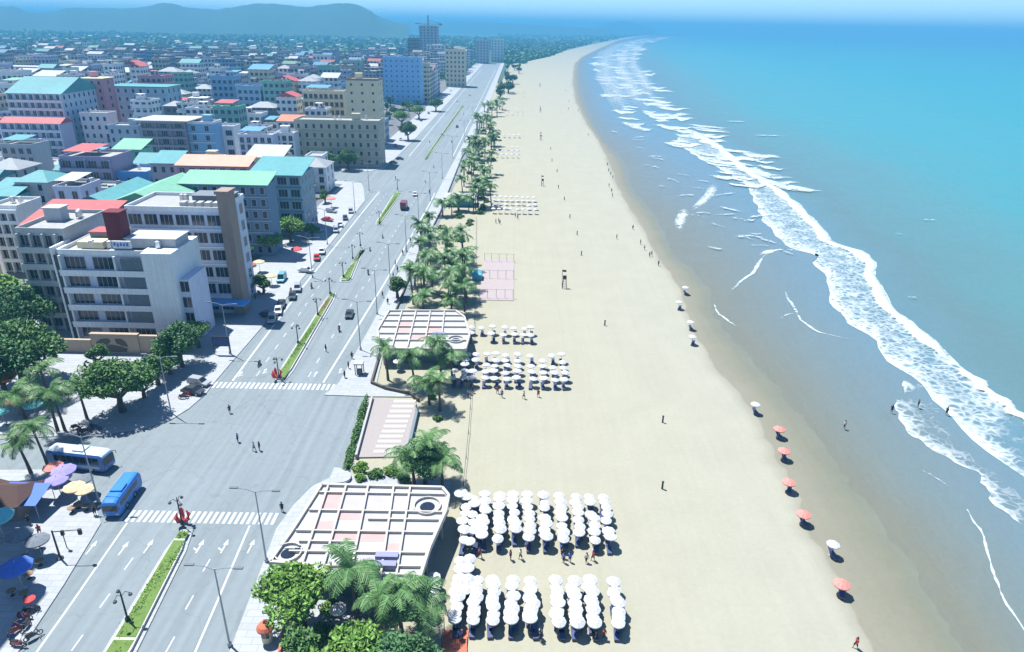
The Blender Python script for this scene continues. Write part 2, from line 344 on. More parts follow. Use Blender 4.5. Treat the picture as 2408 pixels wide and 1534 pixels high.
def foam_band(inner, outer, prof, n=60, z=-.17, hgt=None, name='foam', wob=.5):
    FZ[0] += 1; z += FZ[0] * .0035
    a = resample([P(*p) for p in inner], n); b = resample([P(*p) for p in outer], n)
    r = random.Random(len(inner) * 31 + n); cols = []
    for i in range(n):
        row = []
        w1 = math.sin(i * 1.3) * wob + r.uniform(-wob, wob) * .6; w2 = math.sin(i * .9 + 2) * wob + r.uniform(-wob, wob) * .8
        aa = a[i] + Vector((w1, 0, 0)); bb = b[i] + Vector((w2, 0, 0))
        e = min(1, i / 3, (n - 1 - i) / 3)
        for k, s in enumerate(prof):
            t = k / (len(prof) - 1); p = aa.lerp(bb, t); zz = z
            if hgt: zz += hgt[k] * e
            row.append((Vector((p.x, p.y, zz)), s - (1 - e) * .9))
        cols.append(row)
    o = obj(name, strip_mesh(name, cols, FOAM)); o['kind'] = 'structure'; return o
inn = [(1590, 322), (1612, 350), (1650, 375), (1700, 400), (1755, 432), (1778, 480), (1795, 520), (1850, 578), (1920, 600), (1915, 622), (1948, 652), (1945, 682), (1962, 722), (2000, 762), (2045, 785), (2070, 822), (2092, 852), (2150, 892), (2185, 908), (2200, 945), (2245, 990), (2290, 1030), (2350, 1082), (2440, 1150)]
out = [(1600, 298), (1640, 310), (1700, 345), (1760, 395), (1830, 440), (1880, 480), (1920, 520), (1960, 570), (2030, 590), (2060, 620), (2065, 660), (2080, 690), (2110, 730), (2160, 770), (2250, 842), (2262, 866), (2300, 890), (2340, 925), (2380, 955), (2460, 1010)]
foam_band(inn, out, [1.15, .75, .5, .42, .42, .5, .65, .8], 110, name='breaker_foam')
# the crests themselves: rolls of water about half a metre high
def crest(pts, w0, n, name='breaker_crest', h=.75, s=1.6):
    a = [(x - w0 * (.35 + .65 * (y / 1000)), y + 2) for x, y in pts]
    return foam_band(a, pts, [.2, s, s, s, .4], n, z=-.2, hgt=[.05, h * .6, h, h * .5, .04], name=name, wob=.6)
crest([(1640, 310), (1700, 345), (1760, 395), (1830, 440), (1880, 480), (1920, 520), (1960, 570), (2030, 590), (2060, 620), (2065, 660), (2080, 690), (2110, 730), (2160, 770), (2245, 842)], 38, 80)
crest([(2265, 862), (2300, 884), (2340, 918), (2390, 955), (2450, 1000)], 34, 24)
# older, thinner foam nearer the sand
foam_band([(2105, 935), (2106, 965), (2130, 1010), (2185, 1050), (2235, 1080), (2300, 1110), (2322, 1150), (2335, 1185), (2420, 1240)], [(2180, 925), (2200, 950), (2225, 1010), (2260, 1050), (2300, 1090), (2360, 1120), (2400, 1160), (2420, 1190), (2480, 1230)], [1.1, .5, .18, .1, .05], 40, wob=.3, name='thin_foam')
foam_band([(2125, 890), (2122, 905), (2130, 925)], [(2165, 890), (2195, 905), (2200, 930)], [1.0, .3, .2, .3], 10, wob=.1, name='thin_foam')
def line_foam(pts, w, s=1.3, n=24, name='swash_line'):
    return foam_band(pts, [(x + w, y) for x, y in pts], [.5, s, .2], n, wob=.12, name=name, z=-.15)
line_foam([(2270, 1196), (2285, 1222), (2305, 1245), (2318, 1290), (2332, 1340), (2350, 1390), (2378, 1440), (2420, 1500)], 7, 1.5)
line_foam([(1676, 715), (1688, 738), (1708, 752), (1732, 768)], 6, 1.4, 12)
line_foam([(1715, 682), (1738, 660), (1765, 642), (1780, 618), (1795, 598)], 10, 1.3, 12)
line_foam([(1780, 600), (1800, 588), (1835, 585), (1865, 590)], 30, 1.2, 12)
line_foam([(1840, 680), (1850, 700), (1872, 735), (1880, 752), (1920, 780), (2010, 800)], 7, .9, 20)
line_foam([(1830, 748), (1850, 738), (1885, 734)], 8, 1.0, 8)
line_foam([(2130, 1090), (2180, 1110), (2240, 1150)], 5, .6, 10)
line_foam([(1585, 540), (1588, 515), (1600, 490)], 26, 1.1, 10)
line_foam([(1610, 500), (1635, 480), (1660, 452), (1668, 430)], 24, .9, 12)
# far surf: many broken lines running with the shore
fr = random.Random(5)
for k in range(120):
    y0 = 90 + 350 * (k / 120) ** 1.35 + fr.uniform(-3, 3)
    fi = interp([(r[0], r[3]) for r in ROWS], y0); fo = interp([(r[0], r[4]) for r in ROWS], y0)
    u = fr.random() ** .7; x0 = fi + (fo - fi) * (u * 1.05 - .12); ln = fr.uniform(.10, .34) * y0 + 8; th = .6 + y0 * fr.uniform(.006, .022)
    sl_ = interp([(90, -.05), (150, .03), (300, .10), (450, .16)], y0)
    top = [(x0 + ln * t, y0 + sl_ * ln * t + fr.uniform(-.5, .5) * th) for t in (0, .2, .4, .6, .8, 1)]
    bot = [(x, y + th * w_) for (x, y), w_ in zip(top, (.5, 1.2, 1.5, 1.2, .8, .3))]
    foam_band(top, bot, [.5, fr.uniform(.9, 1.5), .4], 14, wob=.3, name='surf_streak')
for k in range(30):
    y0 = fr.uniform(300, 600); w_ = interp([(r[0], r[2]) for r in ROWS], y0); fi = interp([(r[0], r[3]) for r in ROWS], y0)
    x0 = w_ + (fi - w_) * fr.uniform(.2, .85); ln = fr.uniform(.05, .16) * y0; th = y0 * fr.uniform(.004, .011); sl_ = fr.uniform(-.15, .35)
    top = [(x0 + ln * t, y0 + sl_ * ln * t + fr.uniform(-.5, .5) * th) for t in (0, .25, .5, .75, 1)]
    foam_band(top, [(x, y + th) for x, y in top], [.0, fr.uniform(.45, .85), .0], 12, wob=.2, name='surf_streak')
foam_band([(1500, 92), (1440, 105), (1405, 125), (1398, 150), (1405, 190), (1425, 230), (1475, 290), (1560, 330)], [(1600, 84), (1520, 100), (1500, 130), (1508, 160), (1535, 200), (1552, 235), (1620, 285), (1650, 312)], [.25, .55, .3, .6, .3, .6, .1], 60, name='surf_foam', wob=2)
for k, (x, y, l) in enumerate([(2165, 517, 40), (1760, 318, 90), (2180, 862, 60), (2130, 700, 30), (1700, 285, 60), (2100, 550, 24)]):
    foam_band([(x, y), (x + l, y + 2)], [(x, y + 2), (x + l, y + 4)], [.2, .8, .2], 12, name='surf_streak', wob=.1)

# ---- hills on the horizon and the headland
def ridge(name, pts, Y, depth, m, base=-.4):
    xs = []; n = 90; prof = sorted(pts)
    for i in range(n):
        x = prof[0][0] + (prof[-1][0] - prof[0][0]) * i / (n - 1); y = interp(prof, x)
        p = onY(x, y, Y); xs.append((p.x, max(.5, p.z + math.sin(i * 2.1) * 1.2)))
    vs, fs = [], []; D = 9; r = random.Random(3)
    for j in range(D):
        t = j / (D - 1); k = math.sin(math.pi * t) ** .8
        for (x, h) in xs: vs.append((x * (1 + (t - .5) * depth / Y), Y + (t - .5) * depth, base + h * k * (1 + (r.uniform(-.06, .06) if j != D // 2 else 0))))
    for j in range(D - 1):
        for i in range(n - 1): fs.append((j * n + i, j * n + i + 1, (j + 1) * n + i + 1, (j + 1) * n + i))
    me = bpy.data.meshes.new(name); me.from_pydata(vs, [], fs); me.materials.append(m); me.polygons.foreach_set('use_smooth', [True] * len(fs)); me.update()
    o = obj(name, me); o['kind'] = 'structure'; return o
HILLM = mat('hill_forest', (.035, .07, .045), 0.95, 0.3, 0.01, big=0.2)
ridge('hills', [(-160, 24), (-60, 22), (0, 16), (30, 14), (60, 26), (75, 30), (130, 27), (160, 18), (210, 19), (300, 20), (345, 16), (375, 7), (400, 7), (440, 18), (510, 23), (560, 15), (600, 8), (650, 9), (720, 17), (780, 9), (815, 7), (845, 12), (868, 24), (895, 42), (930, 52), (960, 58)], 3900, 1200, HILLM)
ridge('hills', [(840, 62), (880, 54), (960, 51), (1060, 50), (1180, 54), (1300, 60), (1440, 70)], 7000, 900, HILLM)
ridge('hills', [(1395, 64), (1440, 52), (1470, 49), (1500, 56), (1540, 66)], 9500, 600, HILLM)
ridge('headland', [(1150, 81), (1220, 77), (1330, 75), (1430, 76), (1500, 78), (1560, 81), (1604, 84)], 9000, 500, HILLM)

# ---- haze
hz = MB(); hz.box(-20000, 20000, -200, 20000, -1.6, 192)
hm = bpy.data.materials.new('sea_haze'); hm.use_nodes = True; N = hm.node_tree.nodes; N.remove(N['Principled BSDF'])
pv = N.new('ShaderNodeVolumePrincipled'); pv.inputs['Color'].default_value = (.13, .49, .80, 1); pv.inputs['Density'].default_value = 0.00029; pv.inputs['Anisotropy'].default_value = 0.0
hm.node_tree.links.new(pv.outputs[0], N['Material Output'].inputs['Volume'])
hobj = tag(obj('haze', hz, mats=hm), kind='stuff')
# ---------------------------------------------------------------- roads, pavements, markings (kerb lines read from the photo)
def YX(pts): return sorted([(P(x, y).y, P(x, y).x) for x, y in pts])
medL = YX([(245, 1534), (405, 1270), (640, 900), (775, 690), (850, 590), (880, 530), (930, 450), (1000, 370), (1085, 250)])
medR = YX([(320, 1534), (460, 1250), (680, 890), (795, 690), (825, 665), (855, 590), (950, 450), (1010, 370), (1092, 250)])
kR = YX([(540, 1534), (650, 1250), (730, 1130), (795, 905), (885, 745), (1035, 440), (1110, 300)]) + [(1400, -31.5)]
lR = YX([(460, 1534), (585, 1240), (760, 900), (905, 665), (1010, 480)]) + [(1400, -36)]
lL = YX([(105, 1510), (295, 1235), (540, 905), (700, 690), (860, 490)]) + [(1400, -59)]
kL = YX([(70, 1500), (230, 1240), (500, 905), (660, 720)]) + [(420, -62.5), (1400, -63.5)]
ASPH = mat('asphalt', (.162, .197, .215), 0.85, 0.10, 0.9, big=0.10, detail=8)
PAVE = mat('pavement_slabs', (.31, .335, .36), 0.8, 0.10, 0.5, big=0.10, detail=8)
PAVE2 = mat('yard_paving', (.13, .14, .15), 0.85, 0.25, 0.2, big=0.25, detail=8)
def joints(m, w, h, mortar, dark):
    n = m.node_tree; N = n.nodes; L = n.links; b = N['Principled BSDF']; src = b.inputs['Base Color'].links[0].from_socket
    tc = N.new('ShaderNodeTexCoord'); br = N.new('ShaderNodeTexBrick'); br.inputs['Scale'].default_value = 1.0; br.inputs['Brick Width'].default_value = w; br.inputs['Row Height'].default_value = h; br.inputs['Mortar Size'].default_value = mortar
    br.inputs['Color1'].default_value = (1, 1, 1, 1); br.inputs['Color2'].default_value = (.90, .90, .90, 1); br.inputs['Mortar'].default_value = (dark, dark, dark, 1); L.new(tc.outputs['Object'], br.inputs['Vector'])
    mx = N.new('ShaderNodeMix'); mx.data_type = 'RGBA'; mx.blend_type = 'MULTIPLY'; mx.inputs[0].default_value = 1; L.new(src, mx.inputs[6]); L.new(br.outputs['Color'], mx.inputs[7]); L.new(mx.outputs[2], b.inputs['Base Color'])
joints(PAVE, 2.0, 1.0, .04, .72); joints(PAVE2, 3.0, 3.0, .06, .7)
# wheel-worn lanes, patches and cracks along the asphalt
n_ = ASPH.node_tree; N = n_.nodes; L = n_.links; b_ = N['Principled BSDF']; src = b_.inputs['Base Color'].links[0].from_socket
tc = N.new('ShaderNodeTexCoord'); mp = N.new('ShaderNodeMapping'); mp.inputs['Scale'].default_value = (.9, .02, 1); L.new(tc.outputs['Object'], mp.inputs[0])
nz = N.new('ShaderNodeTexNoise'); nz.inputs['Scale'].default_value = 1; nz.inputs['Detail'].default_value = 4; L.new(mp.outputs[0], nz.inputs[0])
vo = N.new('ShaderNodeTexVoronoi'); vo.feature = 'DISTANCE_TO_EDGE'; vo.inputs['Scale'].default_value = .11; nw = N.new('ShaderNodeTexNoise'); nw.inputs['Scale'].default_value = .4; nw.inputs['Detail'].default_value = 6; L.new(tc.outputs['Object'], nw.inputs[0])
va = N.new('ShaderNodeVectorMath'); va.operation = 'MULTIPLY_ADD'; L.new(nw.outputs['Color'], va.inputs[0]); va.inputs[1].default_value = (4, 4, 0); L.new(tc.outputs['Object'], va.inputs[2]); L.new(va.outputs[0], vo.inputs['Vector'])
cr = N.new('ShaderNodeMapRange'); cr.inputs['From Min'].default_value = 0; cr.inputs['From Max'].default_value = .012; cr.inputs['To Min'].default_value = .86; cr.inputs['To Max'].default_value = 1.0; L.new(vo.outputs[0], cr.inputs[0])
ml = N.new('ShaderNodeMapRange'); ml.inputs['From Min'].default_value = .3; ml.inputs['From Max'].default_value = .7; ml.inputs['To Min'].default_value = .88; ml.inputs['To Max'].default_value = 1.1; L.new(nz.outputs[0], ml.inputs[0])
mm = N.new('ShaderNodeMath'); mm.operation = 'MULTIPLY'; L.new(cr.outputs[0], mm.inputs[0]); L.new(ml.outputs[0], mm.inputs[1])
sv_ = N.new('ShaderNodeVectorMath'); sv_.operation = 'SCALE'; L.new(src, sv_.inputs[0]); L.new(mm.outputs[0], sv_.inputs['Scale']); L.new(sv_.outputs[0], b_.inputs['Base Color'])
LINE = mat('road_paint', (.40, .43, .45), 0.7, 0.22, 2.5)
Ys = [-60, 20, 45] + [60 + 10 * i for i in range(30)] + [400, 500, 700, 1000, 1400]
def kr(y): return interp(kR, y)
rd = MB()
for a, b in zip(Ys, Ys[1:]):
    rd.add([(-330, a, 0), (kr(a) + 6, a, 0), (kr(b) + 6, b, 0), (-330, b, 0)], [(0, 1, 2, 3)])
tag(obj('road', rd, mats=ASPH), kind='structure')
# the four city blocks west of the road, raised a kerb's height; kerb faces come with the prism
def slab(name, pts, z0, z1, m, kerb=None):
    b = MB(); b.prism([(p[0], p[1]) for p in pts], z0, z1)
    return tag(obj(name, b, mats=m), kind='structure')
cor = [P(x, y) for x, y in [(505, 900), (482, 930), (445, 962), (400, 990), (330, 1011), (250, 1023), (150, 1027), (0, 1034)]]
j2 = [P(x, y) for x, y in [(868, 428), (835, 437), (790, 440)]]
blockA = [(p.x, p.y) for p in cor][::-1]
blockA = [(-330, blockA[0][1])] + blockA + [(interp(kL, y), y) for y in range(125, 270, 12)] + [(j2[0].x, j2[0].y - 12), (j2[0].x - 3, j2[0].y - 3), (j2[1].x - 4, j2[0].y), (-330, j2[0].y + 2)]
slab('pavement', blockA, -.2, .15, PAVE)
yB = P(780, 402).y
slab('pavement', [(-800, yB), (-70, yB), (-64, yB + 8)] + [(interp(kL, y), y) for y in (420, 560, 700)] + [(-63.5, 1400), (-800, 1400)], -.2, .15, PAVE)
slab('pavement', [(-800, blockA[0][1]), (-330, blockA[0][1]), (-330, j2[0].y + 2), (-800, j2[0].y + 2)], -.2, .15, PAVE)
low = [P(x, y) for x, y in [(0, 1107), (110, 1106), (190, 1150), (225, 1190), (238, 1232), (150, 1378), (70, 1500)]]
slab('pavement', [(-330, low[0].y)] + [(p.x, p.y) for p in low] + [(low[-1].x + 1, 20), (-330, 20)], -.2, .15, PAVE)
# yards between the buildings, 4 mm and more above the slabs
for (x0, x1, y0, y1) in [(-329, -76, 148, j2[0].y - 6), (-799, -78, yB + 14, 1398), (-329, -78, 30, 82)]:
    b = MB(); b.add([(x0, y0, .156), (x1, y0, .156), (x1, y1, .156), (x0, y1, .156)], [(0, 1, 2, 3)]); tag(obj('yard', b, mats=PAVE2), kind='structure')
# the seaside promenade, in two lengths either side of the junction
pr = [P(x, y) for x, y in [(540, 1534), (650, 1245), (690, 1190), (735, 1145), (790, 1118)]]
slab('promenade', [(pr[0].x + 2, 10)] + [(p.x, p.y) for p in pr] + [(P(905, 1112).x, pr[-1].y), (P(1060, 1135).x, P(1060, 1135).y), (P(1055, 1200).x, P(1055, 1200).y), (P(985, 1400).x, P(985, 1400).y), (P(700, 1500).x, P(700, 1500).y), (P(655, 1600).x, 10)], -.2, .15, PAVE)
n0 = [P(x, y) for x, y in [(762, 930), (795, 905)]]
east = [P(x, y) for x, y in [(885, 905), (905, 820), (925, 745), (985, 600), (1035, 500), (1085, 370)]]
slab('promenade', [(n0[0].x, n0[0].y)] + [(kr(y), y) for y in range(118, 400, 14)] + [(kr(600), 600), (kr(1400), 1400), (-24.5, 1400), (-25, 600)] + [(p.x, p.y) for p in east[::-1]] + [(P(985, 935).x, P(985, 935).y), (P(872, 934).x, P(872, 934).y)], -.2, .15, PAVE)
def stripe(tabl, y0, y1, w, z=.004, step=8):
    b = MB(); y = y0
    while y < y1 - .01:
        e = min(y + step, y1); xa, xb = interp(tabl, y), interp(tabl, e)
        b.add([(xa - w / 2, y, z), (xa + w / 2, y, z), (xb + w / 2, e, z), (xb - w / 2, e, z)], [(0, 1, 2, 3)]); y = e
    return b
yc1, yc2 = P(480, 1217).y, P(640, 908).y
for t in (lL, lR):
    for a, b in ((30, yc1 - 1.5), (yc2 + 1.8, 286), (372, 1200)): tag(obj('road_marking', stripe(t, a, b, .26 if b < 100 else .42), mats=LINE), kind='structure')
dash = MB()
for side in (0, 1):
    for a, b in ((30, yc1 - 3), (yc2 + 4, 286), (372, 700)):
        y = a
        while y < b - 3:
            X = (interp(lL, y) + interp(medL, y)) / 2 if side == 0 else (interp(lR, y) + interp(medR, y)) / 2
            dash.box(X - .09, X + .09, y, y + 2.2, .001, .006); y += 6.2
tag(obj('road_marking', dash, mats=LINE), kind='structure')
cw = MB()
for yc, w, x0, x1, pitch in ((yc1, 2.5, P(285, 1217).x, P(655, 1217).x, .86), (yc2, 2.4, P(500, 908).x, P(795, 908).x, .92)):
    x = x0
    while x < x1: cw.add([(x, yc - w / 2, .006), (x + pitch * .52, yc - w / 2, .006), (x + pitch * .52, yc + w / 2, .006), (x, yc + w / 2, .006)], [(0, 1, 2, 3)]); x += pitch
tag(obj('pedestrian_crossing', cw, mats=LINE), kind='structure')
arrow = MB()
for px, py, turn in [(215, 1288, 0), (290, 1290, 0), (349, 1285, 0), (470, 1285, -1), (528, 1285, -1), (590, 1285, 0), (565, 880, 1), (622, 873, 1), (742, 880, 0), (800, 872, 1)]:
    p = P(px, py); s = 1 if py > 1000 else .9
    arrow.add([(p.x - .1, p.y - 1.3 * s, .005), (p.x + .1, p.y - 1.3 * s, .005), (p.x + .1, p.y + .3, .005), (p.x - .1, p.y + .3, .005)], [(0, 1, 2, 3)])
    arrow.add([(p.x - .35, p.y + .3, .005), (p.x + .35, p.y + .3, .005), (p.x, p.y + 1.4 * s, .005)], [(0, 1, 2)])
    if turn: arrow.add([(p.x + .1 * turn, p.y - .9, .005), (p.x + .7 * turn, p.y - .5, .005), (p.x + .7 * turn, p.y - .2, .005), (p.x + .1 * turn, p.y - .6, .005)][::turn], [(0, 1, 2, 3)])
tag(obj('road_marking', arrow, mats=LINE), kind='structure')
# drain covers let into the promenade
for px, py in [(600, 1391), (568, 1488), (690, 1395)]:
    p = P(px, py, .15); b = MB(); b.lathe([(.35, .15), (.35, .158)], p.x, p.y, 14); b.box(p.x - .6, p.x + .6, p.y + .45, p.y + .5, .15, .156)
    tag(obj('drain_cover', b, mats=CONC), 'round grey drain cover in the white promenade ' + {600: 'across from the pavilion corner', 568: 'closest to the camera', 690: 'beside the leafy tree'}[px], 'drain cover')

# ---------------------------------------------------------------- median planters
def leafy(name, n, rx, ry, rz, size, m, seed, zc=0.0, clumps=10, flat=False):
    """leaf-sized faces spread over clumps in an ellipsoid"""
    r = np.random.default_rng(seed); per = n // clumps
    cc = r.normal(size=(clumps, 3)); cc /= np.linalg.norm(cc, axis=1)[:, None]; cc *= (r.random((clumps, 1)) ** .4) * .68
    cc[:, 2] = np.abs(cc[:, 2]) * (1.0 if flat else 1.0) - (.0 if flat else .28)
    pts = []
    for c in cc:
        d = r.normal(size=(per, 3)); d /= np.linalg.norm(d, axis=1)[:, None]
        rad = r.uniform(.28, .5) * (r.random((per, 1)) ** .35); q = c + d * rad * np.array([1, 1, .8]); pts.append(q)
    pts = np.concatenate(pts) * np.array([rx, ry, rz]); pts[:, 2] += zc
    N_ = len(pts); nr = r.normal(size=(N_, 3)); nr[:, 2] = np.abs(nr[:, 2]) + .35; nr /= np.linalg.norm(nr, axis=1)[:, None]
    a = np.cross(nr, r.normal(size=(N_, 3))); a /= np.linalg.norm(a, axis=1)[:, None]; b = np.cross(nr, a)
    s = size * r.uniform(.6, 1.35, (N_, 1))
    quad = np.stack([pts - a * s, pts - b * s * .5 , pts + a * s, pts + b * s * .5], 1).reshape(-1, 3)
    me = bpy.data.meshes.new(name); me.vertices.add(N_ * 4); me.vertices.foreach_set('co', quad.ravel())
    me.loops.add(N_ * 4); me.loops.foreach_set('vertex_index', np.arange(N_ * 4)); me.polygons.add(N_); me.polygons.foreach_set('loop_start', np.arange(0, N_ * 4, 4)); me.polygons.foreach_set('loop_total', np.full(N_, 4))
    me.materials.append(m); me.update(calc_edges=True); return me
def median(y0, y1, label, flower=None, bars=()):
    t = thing('median_planter', label, 'planter', ((interp(medL, (y0 + y1) / 2) + interp(medR, (y0 + y1) / 2)) / 2, (y0 + y1) / 2, 0), 0, 'planters down the middle of the avenue')
    O = t.location
    ys = [y0 + (y1 - y0) * k / 10 for k in range(11)]
    def ring(off, zoff=0):
        l = [(interp(medL, y) + off - O.x, y - O.y) for y in ys]; r = [(interp(medR, y) - off - O.x, y - O.y) for y in ys]
        l[0] = (l[0][0] + .5, l[0][1] + off); r[0] = (r[0][0] - .5, r[0][1] + off); l[-1] = (l[-1][0] + .5, l[-1][1] - off); r[-1] = (r[-1][0] - .5, r[-1][1] - off)
        return r + l[::-1]
    k = MB(); k.prism(ring(-.1), -.2, .14); obj('kerb', k, t, mats=PAVE)
    k = MB(); k.prism(ring(.4), .1, .52); obj('planter_wall', k, t, mats=mat('planter_render', (.40, .42, .38), .8, .1))
    # beds, separated by bars of the wall
    cuts = [y0 + .8] + sorted(bars) + [y1 - .8]
    for a, b in zip(cuts, cuts[1:]):
        a2, b2 = a + (.2 if a != cuts[0] else 0), b - (.2 if b != cuts[-1] else 0)
        q = [(interp(medL, a2) + .58 - O.x, a2 - O.y), (interp(medR, a2) - .58 - O.x, a2 - O.y), (interp(medR, b2) - .58 - O.x, b2 - O.y), (interp(medL, b2) + .58 - O.x, b2 - O.y)]
        k = MB(); k.prism(q, .5, .57); obj('grass_bed', k, t, mats=GRASS)
        w = (q[1][0] - q[0][0]) / 2; n = max(80, int((b2 - a2) * 26)); isf = flower and a < flower < b
        fo_ = obj('hedge', leafy('hedge', n, w * 1.0, (b2 - a2) / 2 * 1.2, .3 if not isf else .7, .12, TERR if isf else LEAFB, int(a * 7), .7, max(6, int(b2 - a2)), True), t, loc=((q[0][0] + q[2][0]) / 2, (a2 + b2) / 2 - O.y, 0))  # the red one at the flower position is a flower bed, not a hedge
        if isf: fo_['label'] = 'red flower bed in the middle of the planter'
    return t
ym = P(430, 1248).y
median(35, ym, 'long median planter of clipped grass nearest the camera', bars=(P(300, 1510).y, P(425, 1276).y))
ya, yb = P(660, 898).y, P(785, 690).y
median(ya, yb, 'median planter north of the crossing with a red flower bed', flower=P(760, 718).y, bars=(P(735, 748).y, P(768, 703).y))
median(P(806, 664).y, P(845, 588).y, 'short median planter beyond the red flower bed', bars=(P(828, 622).y,))
median(P(890, 530).y, P(935, 455).y, 'median planter with tall shrubs beside the red truck')
median(P(990, 376).y, P(1088, 250).y, 'long thin median planter past the second junction')
# ---------------------------------------------------------------- buildings
PANE = {}
def win_mesh(w, h, panes, key):
    b = MB(); t = .09; b.box(-w / 2, w / 2, -.02, .09, -h / 2, h / 2); PANE[key] = b.mesh('pane', GLASS); b = MB()
    b.mi = 0
    b.box(-w / 2 - t, -w / 2, -.06, .12, -h / 2 - t, h / 2 + t); b.box(w / 2, w / 2 + t, -.06, .12, -h / 2 - t, h / 2 + t)
    b.box(-w / 2, w / 2, -.06, .12, h / 2, h / 2 + t); b.box(-w / 2, w / 2, -.1, .12, -h / 2 - t, -h / 2)
    for k in range(1, panes): x = -w / 2 + w * k / panes; b.box(x - .035, x + .035, -.045, .1, -h / 2, h / 2)
    return b.mesh('window', FRAME)
def window(k, t, loc, rz=0):
    o = obj('window', WIN[k], t, loc=loc, rz=rz); obj('pane', PANE[k], o); return o
WIN = {'a': win_mesh(1.8, 2.3, 2, 'a'), 'b': win_mesh(2.9, 2.4, 3, 'b'), 'c': win_mesh(1.3, 2.0, 1, 'c'), 'd': win_mesh(1.6, 2.8, 2, 'd'), 'e': win_mesh(4.2, 2.6, 4, 'e'), 's': win_mesh(1.1, 1.3, 1, 's')}
WINW = {'a': 1.94, 'b': 3.04, 'c': 1.44, 'd': 1.74, 'e': 4.34, 's': 1.24}
def facade_mat(name, col, n=3.4, fh=3.9, wfrac=.6, dark=(.05, .07, .10), rough=.8, coord='Object'):
    """plaster with rows of dark openings; used where a window is only a pixel or two"""
    m = bpy.data.materials.new(name); m.use_nodes = True; nt_ = m.node_tree; N = nt_.nodes; L = nt_.links
    b = N['Principled BSDF']; b.inputs['Roughness'].default_value = rough
    tc = N.new('ShaderNodeTexCoord'); ge = N.new('ShaderNodeNewGeometry')
    src = tc.outputs['Object'] if coord == 'Object' else ge.outputs['Position']
    sp = N.new('ShaderNodeSeparateXYZ'); L.new(src, sp.inputs[0]); sn = N.new('ShaderNodeSeparateXYZ'); L.new(ge.outputs['Normal'], sn.inputs[0])
    def M2(op, a, c=None):
        q = N.new('ShaderNodeMath'); q.operation = op
        for i, v in enumerate((a, c)):
            if v is None: continue
            if isinstance(v, (int, float)): q.inputs[i].default_value = v
            else: L.new(v, q.inputs[i])
        return q.outputs[0]
    u = M2('FRACT', M2('DIVIDE', M2('ADD', sp.outputs[0], sp.outputs[1]), n)); w = M2('FRACT', M2('DIVIDE', sp.outputs[2], fh))
    mk = M2('MULTIPLY', M2('MULTIPLY', M2('GREATER_THAN', u, .5 - wfrac / 2), M2('LESS_THAN', u, .5 + wfrac / 2)), M2('MULTIPLY', M2('GREATER_THAN', w, .28), M2('LESS_THAN', w, .78)))
    mk = M2('MULTIPLY', mk, M2('LESS_THAN', M2('ABSOLUTE', sn.outputs[2]), .4))
    isl = M2('ADD', M2('MULTIPLY', ge.outputs['Random Per Island'], .7), .6)
    nz = N.new('ShaderNodeTexNoise'); nz.inputs['Scale'].default_value = .3; nz.inputs['Detail'].default_value = 5; L.new(src, nz.inputs[0])
    v = M2('MULTIPLY', isl if coord == 'Position' else 1.0, M2('ADD', M2('MULTIPLY', nz.outputs[0], .4), .8))
    sc_ = N.new('ShaderNodeVectorMath'); sc_.operation = 'SCALE'; sc_.inputs[0].default_value = col; L.new(v, sc_.inputs['Scale'])
    mx = N.new('ShaderNodeMix'); mx.data_type = 'RGBA'; L.new(mk, mx.inputs[0]); L.new(sc_.outputs[0], mx.inputs[6]); mx.inputs[7].default_value = (*dark, 1)
    L.new(mx.outputs[2], b.inputs['Base Color']); return m
TANK = MB(); TANK.lathe([(.05, 1.9), (.55, 1.75), (.62, 1.6), (.62, .5), (.55, .4), (.1, .35)], n=10); TANK.tube([(-.4, -.4, 0), (-.4, -.4, .5)], .05, 4); TANK.tube([(.4, -.4, 0), (.4, -.4, .5)], .05, 4); TANK.tube([(.4, .4, 0), (.4, .4, .5)], .05, 4); TANK.tube([(-.4, .4, 0), (-.4, .4, .5)], .05, 4)
TANK = TANK.mesh('water_tank', STAIN)
FOOT = []
def unit_mesh(m):
    b = MB(); b.box(-.6, .6, -.4, .4, .12, .95); b.box(-.62, .62, -.42, .42, .951, 1.0); b.box(-.55, -.45, -.35, .35, 0, .119); b.box(.45, .55, -.35, .35, 0, .119); b.tube([(0, -.41, .55), (0, -.45, .55)], .3, 10); return b.mesh('roof_unit', m)
UNIT = [unit_mesh(RWHITE), unit_mesh(DGREY), unit_mesh(RGREY)]
